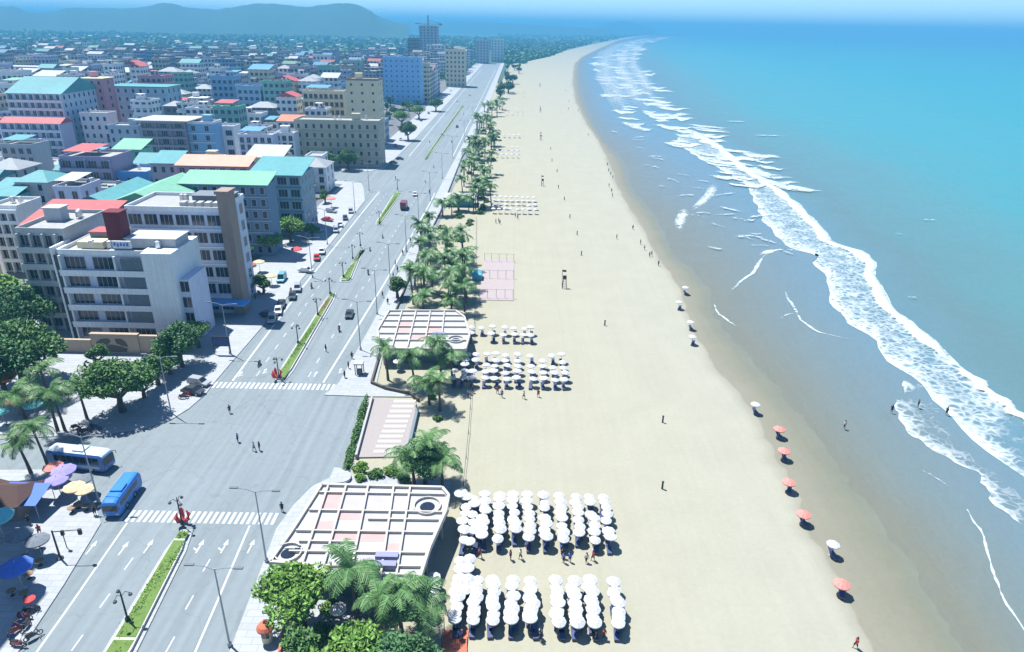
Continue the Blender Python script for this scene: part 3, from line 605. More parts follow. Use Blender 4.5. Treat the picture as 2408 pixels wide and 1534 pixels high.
def roof_part(t, kind, m, w, d, h, ov=.5):
    b = MB(); x0, x1, y0, y1 = -w / 2 - ov, w / 2 + ov, -ov, d + ov
    if kind == 'flat':
        b.box(-w / 2 - .15, w / 2 + .15, -.15, d + .15, h, h + .3)
        for q in ((-w / 2 - .15, w / 2 + .15, -.15, .1), (-w / 2 - .15, w / 2 + .15, d - .1, d + .15), (-w / 2 - .15, -w / 2 + .1, .1, d - .1), (w / 2 - .1, w / 2 + .15, .1, d - .1)): b.box(*q, h + .3, h + 1.1)
        o = obj('parapet', b, t, mats=m)
        f = MB(); f.add([(-w / 2 + .1, .1, h + .304), (w / 2 - .1, .1, h + .304), (w / 2 - .1, d - .1, h + .304), (-w / 2 + .1, d - .1, h + .304)], [(0, 1, 2, 3)]); obj('roof', f, t, mats=CONC)
        return o
    if kind == 'slab': b.box(x0, x1, y0, y1, h, h + .45)
    if kind == 'shed':      # slopes down towards the camera
        r = min(3.0, d * .28); b.add([(x0, y0, h), (x1, y0, h), (x1, y1, h + r), (x0, y1, h + r), (x0, y0, h + .15), (x1, y0, h + .15), (x1, y1, h + r + .15), (x0, y1, h + r + .15)], [(0, 3, 2, 1), (4, 5, 6, 7), (0, 1, 5, 4), (1, 2, 6, 5), (2, 3, 7, 6), (3, 0, 4, 7)])
    if kind == 'gabley':    # ridge runs away from the camera
        r = w * .16 + .6; b.add([(x0, y0, h), (0, y0, h + r), (x1, y0, h), (x0, y1, h), (0, y1, h + r), (x1, y1, h)], [(0, 1, 4, 3), (1, 2, 5, 4), (0, 2, 1), (3, 4, 5), (0, 3, 5, 2)])
    if kind == 'gablex':    # ridge runs across
        r = d * .18 + .6; ym_ = (y0 + y1) / 2; b.add([(x0, y0, h), (x0, ym_, h + r), (x0, y1, h), (x1, y0, h), (x1, ym_, h + r), (x1, y1, h)], [(0, 3, 4, 1), (1, 4, 5, 2), (0, 1, 2), (3, 5, 4), (0, 2, 5, 3)])
    if kind == 'hip':
        r = min(w, d) * .2 + .5; k = min(w, d) / 2; b.add([(x0, y0, h), (x1, y0, h), (x1, y1, h), (x0, y1, h), (x0 + k, (y0 + y1) / 2, h + r), (x1 - k, (y0 + y1) / 2, h + r)], [(0, 1, 5, 4), (1, 2, 5), (2, 3, 4, 5), (3, 0, 4), (0, 3, 2, 1)])
    return obj('roof', b, t, mats=m)
def building(name, label, X0, X1, Y, h, d, wall, n, cols, roof=('flat', None), style='grid', wk='a', side=0, cat='building', group=None, trim=None, extras='', ground=True, seed=0, sw='a', foot=True):
    """front wall at Y facing the camera; X0..X1 wide, d deep, h high, n storeys, cols windows a storey"""
    w = X1 - X0; t = thing(name, label, cat, ((X0 + X1) / 2, Y, .15), 0, group); r = random.Random(seed + int(X0 * 7 + Y))
    if foot: FOOT.append((X0 - 1, X1 + 1, Y - 1, Y + d + 1))
    trim = trim or wall; fh = h / n
    b = MB(); b.box(-w / 2, w / 2, 0, d, -.1, h); obj('wall', b, t, mats=wall)
    roof_part(t, roof[0], roof[1] or trim, w, d, h, ov=roof[2] if len(roof) > 2 else .5)
    wy = -.02
    if style == 'band':      # deep balcony slabs with solid fronts, openings set in their shade
        bm_ = MB(); bm_.box(-w / 2 - .1, w / 2 + .1, -1.25, -.002, -.55, -.35); bm_.box(-w / 2 - .1, w / 2 + .1, -1.25, -1.1, -.35, .75); bm_.box(-w / 2 - .1, -w / 2 + .05, -1.1, -.002, -.35, .75); bm_.box(w / 2 - .05, w / 2 + .1, -1.1, -.002, -.35, .75)
        me = bm_.mesh('balcony', trim)
        for s in range(1, n): obj('balcony', me, t, loc=(0, 0, s * fh + .1))
        pm = MB(); pm.box(-.18, .18, -1.04, -.002, .1, h - .05); pme = pm.mesh('pier', trim)
        for k in range(cols + 1 if cols else 0):
            if cols <= 8 and (k % 2 == 0): obj('pier', pme, t, loc=(-w / 2 + .3 + (w - .6) * k / cols, 0, 0))
    if style == 'ledge':
        bm_ = MB(); bm_.box(-w / 2 - .25, w / 2 + .25, -.4, -.002, -.15, .15); me = bm_.mesh('ledge', trim)
        for s in range(1, n): obj('ledge', me, t, loc=(0, 0, s * fh))
    if style == 'frame':     # open concrete frame: piers and slabs proud of dark recess
        bm_ = MB(); bm_.box(-w / 2 - .1, w / 2 + .1, -.9, -.002, -.5, .5); me = bm_.mesh('balcony', trim)
        for s in range(1, n + 1): obj('balcony', me, t, loc=(0, 0, s * fh - (.5 if s == n else 0)))
        pm = MB(); pm.box(-.22, .22, -.88, -.002, .1, h - 1); pme = pm.mesh('pier', trim)
        for k in range(cols + 1 if cols else 0): obj('pier', pme, t, loc=(-w / 2 + .22 + (w - .44) * k / cols, 0, 0))
    ww = WINW[wk]; cols = max(0, min(cols, int((w - .5) / (ww + .25))))
    for s in range(0 if ground else 1, n):
        for k in range(cols):
            x = -w / 2 + (w * (k + .5) / cols)
            window(wk, t, (x, wy, s * fh + fh * .52 + (.1 if style == 'band' else 0)))
    if side:
        sm = max(1, min(side, int((d - .5) / (WINW[sw] + .3))))
        for s in range(n):
            for k in range(sm): window(sw, t, (w / 2 + .02, d * (k + .5) / sm, s * fh + fh * .52), R(90))
    zr = h + (.3 if roof[0] == 'flat' else .45)
    if 's' in extras:        # stair head
        q = MB(); sx = r.uniform(-.3, .3) * w; q.box(sx - 1.8, sx + 1.8, d * .5, d * .5 + 3, zr + .01, zr + 2.9); q.box(sx - 2.1, sx + 2.1, d * .5 - .3, d * .5 + 3.3, zr + 2.9, zr + 3.15); obj('stair_head', q, t, mats=wall)
    if 't' in extras:
        for k in range(r.randint(1, 3)): obj('water_tank', TANK, t, loc=(r.uniform(-.4, .4) * w, d * r.uniform(.55, .85), zr + .01))
    if 'a' in extras:        # air units, vents and a clothes rack on the roof
        for k in range(r.randint(3, 7)):
            o = obj('roof_unit', UNIT[r.randrange(3)], t, loc=(r.uniform(-.42, .42) * w, d * r.uniform(.12, .88), zr + .012)); o.scale = (r.uniform(.8, 1.5), r.uniform(.8, 1.4), r.uniform(.5, 1.4))
    if 'c' in extras:        # tin canopy on posts over part of the roof
        q = MB(); a0, a1 = -w * .42, w * r.uniform(.0, .3); cm = r.choice([RTEAL, RRED, RWHITE, RBLUE, RGREEN])
        for px, py in ((a0, 1), (a1, 1), (a0, d - 1), (a1, d - 1)): q.tube([(px, py, zr), (px, py, zr + 2.4)], .08, 4)
        obj('canopy_posts', q, t, mats=STEEL); q = MB(); q.add([(a0 - .5, .5, zr + 2.3), (a1 + .5, .5, zr + 2.3), (a1 + .5, d - .5, zr + 3.1), (a0 - .5, d - .5, zr + 3.1)], [(0, 1, 2, 3)]); obj('roof_canopy', q, t, mats=cm)
    return t
def bpx(name, label, xl, xr, yr, yb, d, wall, n, cols, **k):
    Y = P((xl + xr) / 2, yb).y; a, b = onY(xl, yr, Y), onY(xr, yr, Y)
    return building(name, label, a.x, b.x, Y, (a.z + b.z) / 2 - .15, d, wall, n, cols, **k)

# the two seafront hotels nearest the camera, with window sub-parts
H1 = bpx('hotel', 'white five-storey hotel with balcony bands and a blank right wall, behind the relief wall', 140, 338, 600, 800, 12, LILAC, 5, 3, style='band', wk='e', trim=WHITE, roof=('flat', WHITE), cat='hotel')
w1 = onY(338, 600, P(239, 800).y); w2 = onY(408, 600, P(239, 800).y); wd = w2.x - w1.x; hh = w1.z
x0 = w1.x - H1.location.x
# recessed loggias beside the blank wall are part of the main block; the blank stair wing sits 0.9 m proud
q = MB(); q.box(x0 + .02, x0 + wd, -1.3, 11.9, -.1, hh + .6); obj('stair_wing', q, H1, mats=WHITE)
q = MB(); q.box(x0 + wd, x0 + wd + 2.0, .3, 9, -.1, hh * .72); obj('rear_wing', q, H1, mats=LILAC)
for s in range(4): window('a', H1, (x0 + wd + 1.0, .28, s * hh * .18 + 2))
q = MB(); q.box(-.1, .1, -1.3, -.1, .2, hh - .3)
for s in range(5):
    z = s * hh / 5; xl_ = -(onY(338, 600, P(239, 800).y).x - onY(140, 600, P(239, 800).y).x) / 2
    o = obj('service_stair_opening', MB().box(xl_ - 1.1, xl_ - .02, -.4, .6, z + .3, z + hh / 5 - .5), H1, mats=DARK)
q = MB(); q.box(xl_ - 1.5, xl_ - 1.1, -.5, 6, -.1, hh + 1.2); q.box(xl_ - 1.1, xl_ - .02, .61, 6, -.1, hh + .6); obj('edge_fin', q, H1, mats=WHITE)
FOOT.append((H1.location.x - 16, H1.location.x + 18, H1.location.y - 3, H1.location.y + 14))
q = MB(); q.box(-6.0, -.5, 2, 9.5, hh + .4, hh + 1.8); obj('roof_deck', q, H1, mats=CREAM)
q = MB(); q.box(x0 - 5, x0 + 5.5, 3.2, 9.2, hh + .32, hh + 2.3); q.box(x0 - 5.3, x0 + 5.8, 2.9, 9.5, hh + 2.3, hh + 2.5); obj('roof_room', q, H1, mats=wallmat('grey', (.30, .33, .36)))
q = MB(); q.box(x0 - 9.2, x0 - 5.8, 4.0, 7.0, hh + .31, hh + 7.6); q.box(x0 - 9.4, x0 - 5.6, 3.8, 7.2, hh + 7.6, hh + 7.8); obj('lift_tower', q, H1, mats=MAROON)
q = MB(); q.box(x0 - 14, x0 - 9.3, 5.2, 9.5, hh + 2.9, hh + 3.1); obj('roof_canopy', q, H1, mats=RRED)
q = MB(); q.box(x0 - 13.8, x0 - 9.5, 5.4, 9.3, hh + .31, hh + 2.89); obj('roof_store', q, H1, mats=DGREY)
q = MB(); q.box(x0 - 6.2, x0 - 2.4, .12, .45, hh + 1.12, hh + 2.7)
bb_ = obj('roof_sign', q, H1, mats=WHITE); q = MB(); rr = random.Random(2)
for k in range(5): q.box(x0 - 5.9 + k * .66, x0 - 5.5 + k * .66, .07, .118, hh + 1.5 + rr.uniform(0, .2), hh + 2.2 + rr.uniform(0, .2))
obj('sign_mark', q, bb_, mats=CANVB)
for (xa, ya) in ((x0 - 8, 1.2), (x0 + 2, 1.6), (x0 - 12, 1.5)): obj('water_tank', TANK, H1, loc=(xa, ya + 1, hh + .31))
for s in range(1, 5):
    q = MB(); q.box(x0 - 4.6, x0 - .05, -1.12, -1.0, s * hh / 5 + .9, s * hh / 5 + 2.3 + 1); obj('loggia_screen', q, H1, mats=mat('loggia_glass', (.10, .13, .16), .25, .25, .8, spec=.5))

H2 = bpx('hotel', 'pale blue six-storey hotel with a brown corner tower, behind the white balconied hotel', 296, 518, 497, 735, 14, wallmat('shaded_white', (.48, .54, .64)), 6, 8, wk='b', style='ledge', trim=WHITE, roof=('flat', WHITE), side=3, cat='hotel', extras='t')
a = P(413, 735).y; tw = onY(512, 457, a); tw2 = onY(548, 457, a); q = MB(); q.box(tw.x - H2.location.x - .1, tw2.x - H2.location.x - 1.0, -.7, 3.2, -.1, tw.z); q.box(tw.x - H2.location.x - .4, tw2.x - H2.location.x - .7, -1, 3.5, tw.z, tw.z + .7); obj('corner_tower', q, H2, mats=BROWN)
q = MB(); hw = 12
for k in range(6): q.box(0.5 + k * 1.9, 1.7 + k * 1.9, 2.5, 4.5, 25.42, 26.4)
obj('air_units', q, H2, mats=RWHITE)
q = MB(); q.box(1.5, 10.5, 7, 12, 25.42, 26.9); q.box(1.2, 10.8, 6.7, 12.3, 26.9, 27.05); obj('roof_room', q, H2, mats=DGREY)
q = MB(); q.box(2, 15, -4.5, -.42, 3.6, 3.9); obj('entrance_canopy', q, H2, mats=SKYB)

T = [  # name, label, xl, xr, yroof, ybase, depth, wall, storeys, cols, options
 ('apartment_block', 'shaded grey block with long window bands, left of the white balconied hotel', 40, 150, 548, 775, 16, GREY, 6, 7, dict(style='band', trim=wallmat('weathered', (.33, .36, .36)), extras='st')),
 ('guest_house', 'cream building under two red tin roofs, left of the maroon lift tower', 58, 228, 530, 690, 13, CREAM, 5, 6, dict(roof=('shed', RRED, .9))),
 ('hall', 'tall building under a pale green gabled tin roof, behind the pale blue hotel', 262, 392, 478, 640, 26, DGREY, 5, 6, dict(roof=('gabley', RGREEN, 1.0))),
 ('hall', 'grey building with a teal gabled roof, left of the pale green gable', 178, 254, 477, 640, 24, GREY, 5, 3, dict(roof=('gabley', RTEAL, .8))),
 ('hotel', 'dark blue-grey block under a long light green roof', 425, 625, 434, 600, 8, wallmat('slate_blue', (.13, .20, .28)), 6, 9, dict(roof=('shed', RGREEN, .8), wk='c', style='ledge', trim=GREY)),
 ('hotel', 'seafront block under a broad teal tin roof', 588, 705, 412, 552, 15, wallmat('steel_blue', (.22, .34, .42)), 5, 4, dict(roof=('shed', RTEAL, 1.0), side=4, wk='b', style='ledge', trim=RTEAL)),
 ('guest_house', 'building under patched salmon roof sheets, behind the light green roof', 415, 582, 391, 520, 8, PINK, 5, 7, dict(roof=('shed', mat('tin_salmon', (.55, .27, .20), .6, .2, .6, big=.3), .6))),
 ('house', 'bright blue box house with a flat sunlit roof', 258, 345, 410, 500, 12, SKYB, 3, 3, dict(extras='t', wk='c')),
 ('apartment_block', 'purple-grey balconied block beside the big round tree', 140, 260, 375, 500, 14, PURPLE, 5, 4, dict(style='band', wk='b', extras='ct')),
 ('house', 'tall grey house under a teal hipped roof', 33, 110, 428, 560, 12, GREY, 5, 2, dict(roof=('hip', RTEAL, .7), wk='c', side=1)),
 ('house', 'narrow white frame house with square openings at the left edge', -25, 40, 492, 640, 10, WHITE, 5, 3, dict(wk='d', style='frame', extras='t')),
 ('house', 'teal-roofed house at the left edge of the photo', -40, 33, 462, 575, 12, TEALW, 4, 2, dict(roof=('shed', RTEAL, .5))),
 ('apartment_block', 'brown-grey slab block under an oversailing white flat roof', 330, 434, 285, 400, 15, wallmat('taupe', (.20, .18, .22)), 6, 3, dict(style='frame', wk='b', trim=wallmat('mauve_grey', (.26, .24, .29)), roof=('slab', RWHITE, 2.4), ground=False)),
 ('house', 'white and blue house right of the brown-grey slab block', 437, 500, 292, 400, 10, BLUE, 5, 2, dict(style='ledge', trim=WHITE, extras='s')),
 ('house', 'white house with big dark openings, second right of the brown-grey slab block', 503, 548, 302, 392, 9, WHITE, 4, 2, dict(wk='b', extras='t')),
 ('hotel', 'long white hotel with a teal gabled roof, left of the pink tower', 15, 142, 220, 350, 36, wallmat('ice', (.40, .50, .60)), 7, 8, dict(style='band', trim=WHITE, roof=('gablex', RTEAL, .8), side=8, sw='c')),
 ('villa', 'low arcaded villa with a red roof and white gable', 0, 140, 290, 365, 10, wallmat('arcade', (.38, .42, .56)), 4, 8, dict(style='band', trim=LILAC, roof=('gablex', RRED, .6))),
 ('tower', 'pink tower with a stepped cream crown between two teal-roofed hotels', 190, 238, 186, 330, 12, PINK, 8, 3, dict(wk='c', roof=('slab', CREAM, .8), extras='st', side=1)),
 ('house', 'low white house at the foot of the pink tower', 187, 252, 270, 350, 9, WHITE, 4, 4, dict(wk='c', extras='t')),
 ('hotel', 'pale blue hotel with a flat teal roof, right of the pink tower', 250, 390, 205, 320, 18, wallmat('powder', (.34, .48, .58)), 6, 8, dict(roof=('slab', RTEAL, 1.0), wk='c', side=3, style='ledge')),
 ('guest_house', 'cream guest house with arched balconies at the far left edge', -20, 95, 158, 240, 16, CREAM, 6, 9, dict(style='band', roof=('slab', RWHITE, .8), trim=CREAM)),
 ('hotel', 'cream hotel wing with dark arcaded balconies', 712, 808, 218, 330, 13, CREAM, 6, 8, dict(style='band', trim=CREAM, extras='c')),
 ('tower', 'tall cream tower with small square windows beside the avenue', 812, 888, 190, 345, 15, CREAM, 8, 3, dict(wk='s', side=3, sw='c', roof=('flat', BROWN), extras='s')),
 ('hotel', 'weathered cream hotel, closest of the cream buildings to the avenue', 692, 890, 288, 392, 13, wallmat('olive_cream', (.38, .37, .28)), 5, 11, dict(wk='c', side=3, style='ledge', extras='st')),
 ('tower', 'bright blue hotel tower with columns of tiny windows', 900, 988, 138, 245, 14, wallmat('tower_blue', (.24, .46, .74)), 9, 7, dict(wk='s', side=2, sw='s')),
 ('tower', 'tallest tower of the skyline, topped by a crane', 985, 1028, 62, 150, 26, GREY, 14, 5, dict(wk='b', extras='s')),
 ('tower', 'dark unfinished block in front of the crane tower', 958, 985, 92, 165, 20, DGREY, 9, 5, dict(wk='b')),
 ('tower', 'slim white tower right of the crane tower', 1003, 1045, 108, 168, 16, WHITE, 9, 5, dict(wk='d')),
 ('tower', 'cream stepped hotel beside the avenue below the crane', 1047, 1093, 120, 205, 20, CREAM, 8, 5, dict(wk='a', extras='s', side=2)),
 ('tower', 'grey hotel tower with vertical white fins near the far end of the avenue', 1120, 1150, 97, 150, 20, GREY, 8, 4, dict(wk='d')),
 ('tower', 'white hotel block closest to the far end of the avenue', 1155, 1184, 94, 146, 24, WHITE, 8, 4, dict(wk='d')),
 ('hotel', 'low curved-front hotel with columned balconies behind the orange roof', 585, 702, 235, 310, 12, wallmat('drab', (.30, .32, .28)), 4, 12, dict(style='band', trim=CREAM, roof=('hip', RWHITE, .6), wk='c')),
 ('house', 'small house under a bright orange tin roof', 652, 706, 286, 345, 9, WHITE, 3, 4, dict(roof=('shed', RORANGE, .6))),
 ('office_block', 'purple-grey windowless block in the middle distance', 757, 790, 120, 175, 16, PURPLE, 7, 4, dict(wk='s')),
 ('office_block', 'mint green block in the middle distance', 65, 108, 117, 165, 16, GREENW, 5, 5, dict(wk='c')),
 ('office_block', 'cyan block in the middle distance', 436, 480, 132, 187, 16, SKYB, 5, 5, dict(wk='c')),
 ('villa', 'ornate white villa with a stepped roofline behind the slab block', 443, 480, 232, 290, 9, WHITE, 5, 3, dict(wk='d', extras='s', roof=('slab', WHITE, .7))),
 ('house', 'green walled house below the slab block', 266, 330, 352, 440, 10, GREENW, 4, 3, dict(roof=('shed', RGREEN, .6), wk='c')),
 ('house', 'white terrace house beside the broad teal roof', 718, 756, 372, 430, 10, WHITE, 3, 2, dict(wk='d', side=2, style='ledge')),
 ('apartment_block', 'lilac-white block behind the broad teal roof', 560, 640, 322, 405, 10, LILAC, 5, 5, dict(wk='a', style='ledge', extras='ct')),
 ('apartment_block', 'white block with a grid of windows behind the white terrace house', 645, 690, 318, 398, 11, WHITE, 5, 3, dict(wk='a', extras='st')),
 ('house', 'house under a light teal sheet roof left of the salmon roofs', 352, 412, 385, 500, 10, GREY, 4, 3, dict(roof=('shed', RTEAL, .5), wk='c')),
 ('house', 'grey house with a white rooftop awning below the teal hotel', 0, 75, 345, 430, 11, GREY, 4, 4, dict(extras='ct')),
 ('house', 'blue-grey house between the low villa and the slab block', 253, 325, 300, 380, 10, wallmat('blue_grey', (.28, .36, .44)), 4, 4, dict(wk='c', extras='st')),
 ('office_block', 'royal blue block behind the curved hotel', 595, 640, 170, 240, 12, BLUE, 6, 4, dict(wk='s')),
 ('apartment_block', 'white block with dark top-storey openings in the middle of the town', 735, 770, 132, 215, 14, WHITE, 8, 4, dict(wk='a')),
 ('apartment_block', 'slim grey-white block left of the bright blue hotel tower', 768, 800, 160, 225, 12, wallmat('bone', (.42, .42, .40)), 6, 3, dict(wk='c', side=1)),
 ('apartment_block', 'pale green block left of the bright blue hotel tower', 803, 848, 145, 222, 12, wallmat('celadon', (.36, .44, .40)), 6, 4, dict(wk='c')),
]
for nm, lb, xl, xr, yr, yb, d, wall, n, cols, kw in T:
    bpx(nm, lb, xl, xr, yr, yb, d, wall, n, cols, **kw)
FOOT += [(-132, -79, 470, 634), (-128, -79, 345, 400), (-262, -215, 395, 430), (-100, -79, 780, 860)]
# crane on the tallest tower
Yc = P(1006, 150).y; cb = onY(1006, 62, Yc); c = thing('tower_crane', 'dark tower crane standing on the tallest tower', 'crane', (cb.x, Yc + 6, cb.z + 1))
q = MB(); q.tube([(0, 0, -.5), (0, 0, 17)], .9, 4); obj('mast', q, c, mats=DARK)
q = MB(); q.tube([(-24, 0, 3), (26, 0, 3)], .55, 4); q.tube([(0, 0, 9), (-24, 0, 3.2)], .25, 4); q.tube([(0, 0, 9), (26, 0, 3.2)], .25, 4); obj('jib', q, c, mats=DARK)
q = MB(); q.box(20, 24, -1, 1, .4, 2.6); obj('counterweight', q, c, mats=CONC)
# unseen blocks added outside the left edge, sized to shade the lower-left stalls
building('hotel', 'unseen tall grey block added outside the left edge to shade the stalls', -104, -86, 79, 70, 9, GREY, 16, 4, wk='b', side=2, sw='a', style='ledge')
building('hotel', 'unseen tall white block added just outside the left edge to shade the stalls', -96, -77, 30, 56, 48, WHITE, 13, 5, wk='b', side=5, sw='a', style='ledge')
# ---------------------------------------------------------------- trees
def trunk_mesh(h, r, limbs, seed, spread):
    q = MB(); rr = random.Random(seed); q.tube([(0, 0, -.2), (.1, 0, h * .5), (.0, .1, h)], [r * 1.25, r, r * .75], 7)
    for k in range(limbs):
        a = k * 2.4 + rr.random(); q.tube([(0, .05, h * .8), (math.cos(a) * spread * .4, math.sin(a) * spread * .4, h * 1.25), (math.cos(a) * spread * .8, math.sin(a) * spread * .8, h * 1.7)], [r * .6, r * .4, r * .12], 5)
    return q.mesh('trunk', TREED)
def tree_proto(label, h, rx, rz, leaf, n, seed, size=.34, clumps=14, hidden=True):
    t = thing('tree', label, 'tree'); obj('trunk', trunk_mesh(h * .30, .22 + rx * .03, 6, seed, rx), t)
    c = obj('crown', leafy('crown', n, rx, rx, rz, size, leaf, seed, h * .30 + rz * .72, clumps), t); return t
def palm_proto(label, h, nf, fl, seed, m=PALM):
    t = thing('palm_tree', label, 'palm tree'); rr = random.Random(seed); lx, ly = rr.uniform(-.5, .5), rr.uniform(-.5, .5)
    q = MB(); q.tube([(0, 0, -.2), (lx * .3, ly * .3, h * .35), (lx * .7, ly * .7, h * .7), (lx, ly, h)], [.24, .17, .14, .15], 7); obj('trunk', q, t, mats=BARK)
    q = MB()
    for k in range(nf):
        a = k * 2.399 + rr.uniform(-.2, .2); up = rr.uniform(-.1, 1.25); L = fl * rr.uniform(.8, 1.1); pts = []
        d = Vector((math.cos(a), math.sin(a), 0)); nseg = 9; p = Vector((lx, ly, h)); ang = up
        for j in range(nseg + 1): pts.append(p.copy()); p += (d * math.cos(ang) + Vector((0, 0, math.sin(ang)))) * L / nseg; ang -= .12 + .045 * j * .5
        sd = Vector((-d.y, d.x, 0))
        q.tube(pts, [.04] * len(pts), 3)
        for j in range(1, nseg + 1):
            w = L * .20 * math.sin(math.pi * (j / (nseg + 1)) ** .7) + .10; f = (pts[j] - pts[j - 1]).normalized()
            for s in (-1, 1):
                for u in (0, .5):
                    b0 = pts[j - 1].lerp(pts[j], u); tip = b0 + sd * s * w + f * w * .55 - Vector((0, 0, w * rr.uniform(.35, .7)))
                    q.add([b0, b0 + f * L / nseg * .42, tip + f * .05, tip - f * .02], [(0, 1, 2, 3)])
    c = obj('crown', q, t, mats=m); return t
BT = [tree_proto('broad leafy tree', 8, 4.6, 3.4, LEAF, 9000, 1, .23, 20), tree_proto('broad leafy tree', 7, 3.6, 3.0, LEAFB, 7000, 2, .21, 17), tree_proto('broad leafy tree', 9, 4.2, 4.2, LEAFD, 8600, 3, .23, 18), tree_proto('broad leafy tree', 5, 2.6, 2.2, LEAF, 4000, 4, .20, 11)]
FT = [tree_proto('far tree', 9, 5.0, 3.6, LEAFD, 700, 11, .62, 9), tree_proto('far tree', 8, 4.2, 3.6, LEAF, 620, 12, .6, 8), tree_proto('far tree', 11, 4.0, 5.0, LEAFD, 700, 13, .62, 9)]
PT = [palm_proto('palm', 5.2, 17, 3.5, 1), palm_proto('palm', 6.6, 15, 3.1, 2), palm_proto('palm', 3.8, 18, 3.3, 3), palm_proto('palm', 7.2, 14, 3.0, 4)]
PL = [palm_proto('palm', 5.6, 12, 2.8, 5), palm_proto('palm', 4.4, 13, 2.6, 6)]
tr = random.Random(12)
# near street trees, listed one by one: base pixel, prototype, scale, label
LT = [(60, 905, BT[0], 1.5, 'large round dark green tree at the left edge above the palms'), (290, 968, BT[0], 1.22, 'big dense tree shading the pavement corner left of the grey lamp post'), (430, 862, BT[2], .95, 'leafy tree in front of the blank-walled white hotel'),
      (468, 818, BT[1], .85, 'leafy tree behind the blue billboard'), (20, 790, BT[1], 1.9, 'tall bright green tree at the left edge beside the grey block'), (75, 800, BT[2], 1.25, 'dark shaded tree in front of the grey block with window bands'),
      (372, 905, BT[3], 1.15, 'small tree between the big corner tree and the relief wall'), (18, 940, BT[2], 1.2, 'dark leafy tree behind the pink and teal umbrellas'), (97, 378, BT[1], 1.25, 'flat-topped bright green tree among the roofs at the left'),
      (685, 570, BT[1], 1.15, 'round green tree beside the seafront parking west of the avenue'), (640, 600, BT[1], .95, 'olive tree left of the round green tree'), (600, 588, BT[3], 1.1, 'small tree against the dark blue-grey block'), (575, 620, BT[1], .8, 'bright green tree nearest the corner tower of the pale blue hotel'), (640, 560, BT[1], .9, 'bright green tree between the olive tree and the dark blue-grey block'), (735, 560, BT[3], .9, 'small tree at the kerb side of the bright forecourt'), (765, 478, BT[3], .9, 'small tree by the parked silver cars on the forecourt'), (620, 690, BT[3], .9, 'small tree at the pavement edge beside the parked motorbikes'), (340, 935, BT[3], .9, 'low tree right of the big corner tree'), (400, 880, BT[3], 1.1, 'bright low tree under the relief wall corner'), (235, 860, BT[3], .8, 'low tree directly before the relief wall'), (880, 380, BT[3], 1.0, 'small tree at the corner of the second junction'),
      (820, 400, BT[2], 1.0, 'dark tree at the foot of the weathered cream hotel'), (775, 398, BT[0], .9, 'spreading tree left at the foot of the weathered cream hotel'), (945, 298, BT[1], 1.5, 'wide green tree below the bright blue hotel tower'), (985, 280, BT[1], 1.4, 'green tree nearest the avenue below the bright blue hotel tower'), (1025, 262, BT[0], 1.2, 'tree beside the avenue right of the bright blue hotel tower'),
      (960, 330, BT[2], 1.1, 'dark low tree beside the car park past the second junction'), (710, 1475, BT[1], 1.12, 'leafy tree at the near corner of the grid-roofed pavilion'), (725, 1600, BT[3], 1.1, 'leafy tree at the bottom edge behind the red kiosk'), (838, 1650, BT[1], 1.12, 'bright leafy tree at the bottom edge in front of the palms'), (950, 1660, BT[2], .85, 'darker leafy tree at the bottom edge near the coral tiled terrace'), (560, 255, BT[1], 1.8, 'green tree among the houses behind the villa roofs'), (1000, 1140, BT[2], .72, 'dark round tree beside the striped plaza'), (935, 700, BT[3], 1.05, 'low bushy tree on the promenade at the head of the palm row')]
for x, y, pr_, s, lb in LT: place(pr_, P(x, y, .15), tr.uniform(0, 6), lb, scale=s * 1.25)
LP = [(205, 985, PL[0], 'slim palm with sparse fronds on the bright forecourt'), (153, 1012, PT[1], 'palm with a dark trunk beside the parked motorbikes'), (60, 985, PT[2], 'palm beside the orange parasol'), (120, 940, PT[0], 'palm in the shade right of the orange parasol'),
      (73, 1112, PL[1], 'leaning palm left of the blue and white coach'), (118, 1108, PT[1], 'tall palm at the rear of the blue and white coach'), (137, 1018, PL[0], 'young palm behind the rear of the coach'),
      (838, 1452, PT[0], 'large palm in front of the pavilion eaves'), (945, 1490, PT[0], 'palm below the right corner of the grid-roofed pavilion'), (985, 1500, PT[2], 'palm beside the nearest white parasols'), (900, 1520, PL[0], 'palm behind the leafy tree at the bottom edge'),
      (1008, 1120, PT[0], 'tall palm at the end of the striped plaza'), (1040, 1148, PT[2], 'low bushy palm beside the far parasol block'), (975, 1140, PT[2], 'low palm in the shrubs under the striped plaza'),
      (913, 893, PL[0], 'bent palm at the near corner of the second pavilion'), (975, 905, PT[0], 'palm in front of the second pavilion wall'), (1040, 900, PT[1], 'palm at the right corner of the second pavilion'), (1010, 950, PT[2], 'bushy palm on the sand below the second pavilion'), (1035, 965, PL[1], 'leaning palm on the sand right of the bushy one'), (1065, 905, PT[0], 'palm beside the parasols right of the second pavilion')]
for x, y, pr_, lb in LP: place(pr_, P(x, y, .1), tr.uniform(0, 6), lb, scale=tr.uniform(1.2, 1.4))
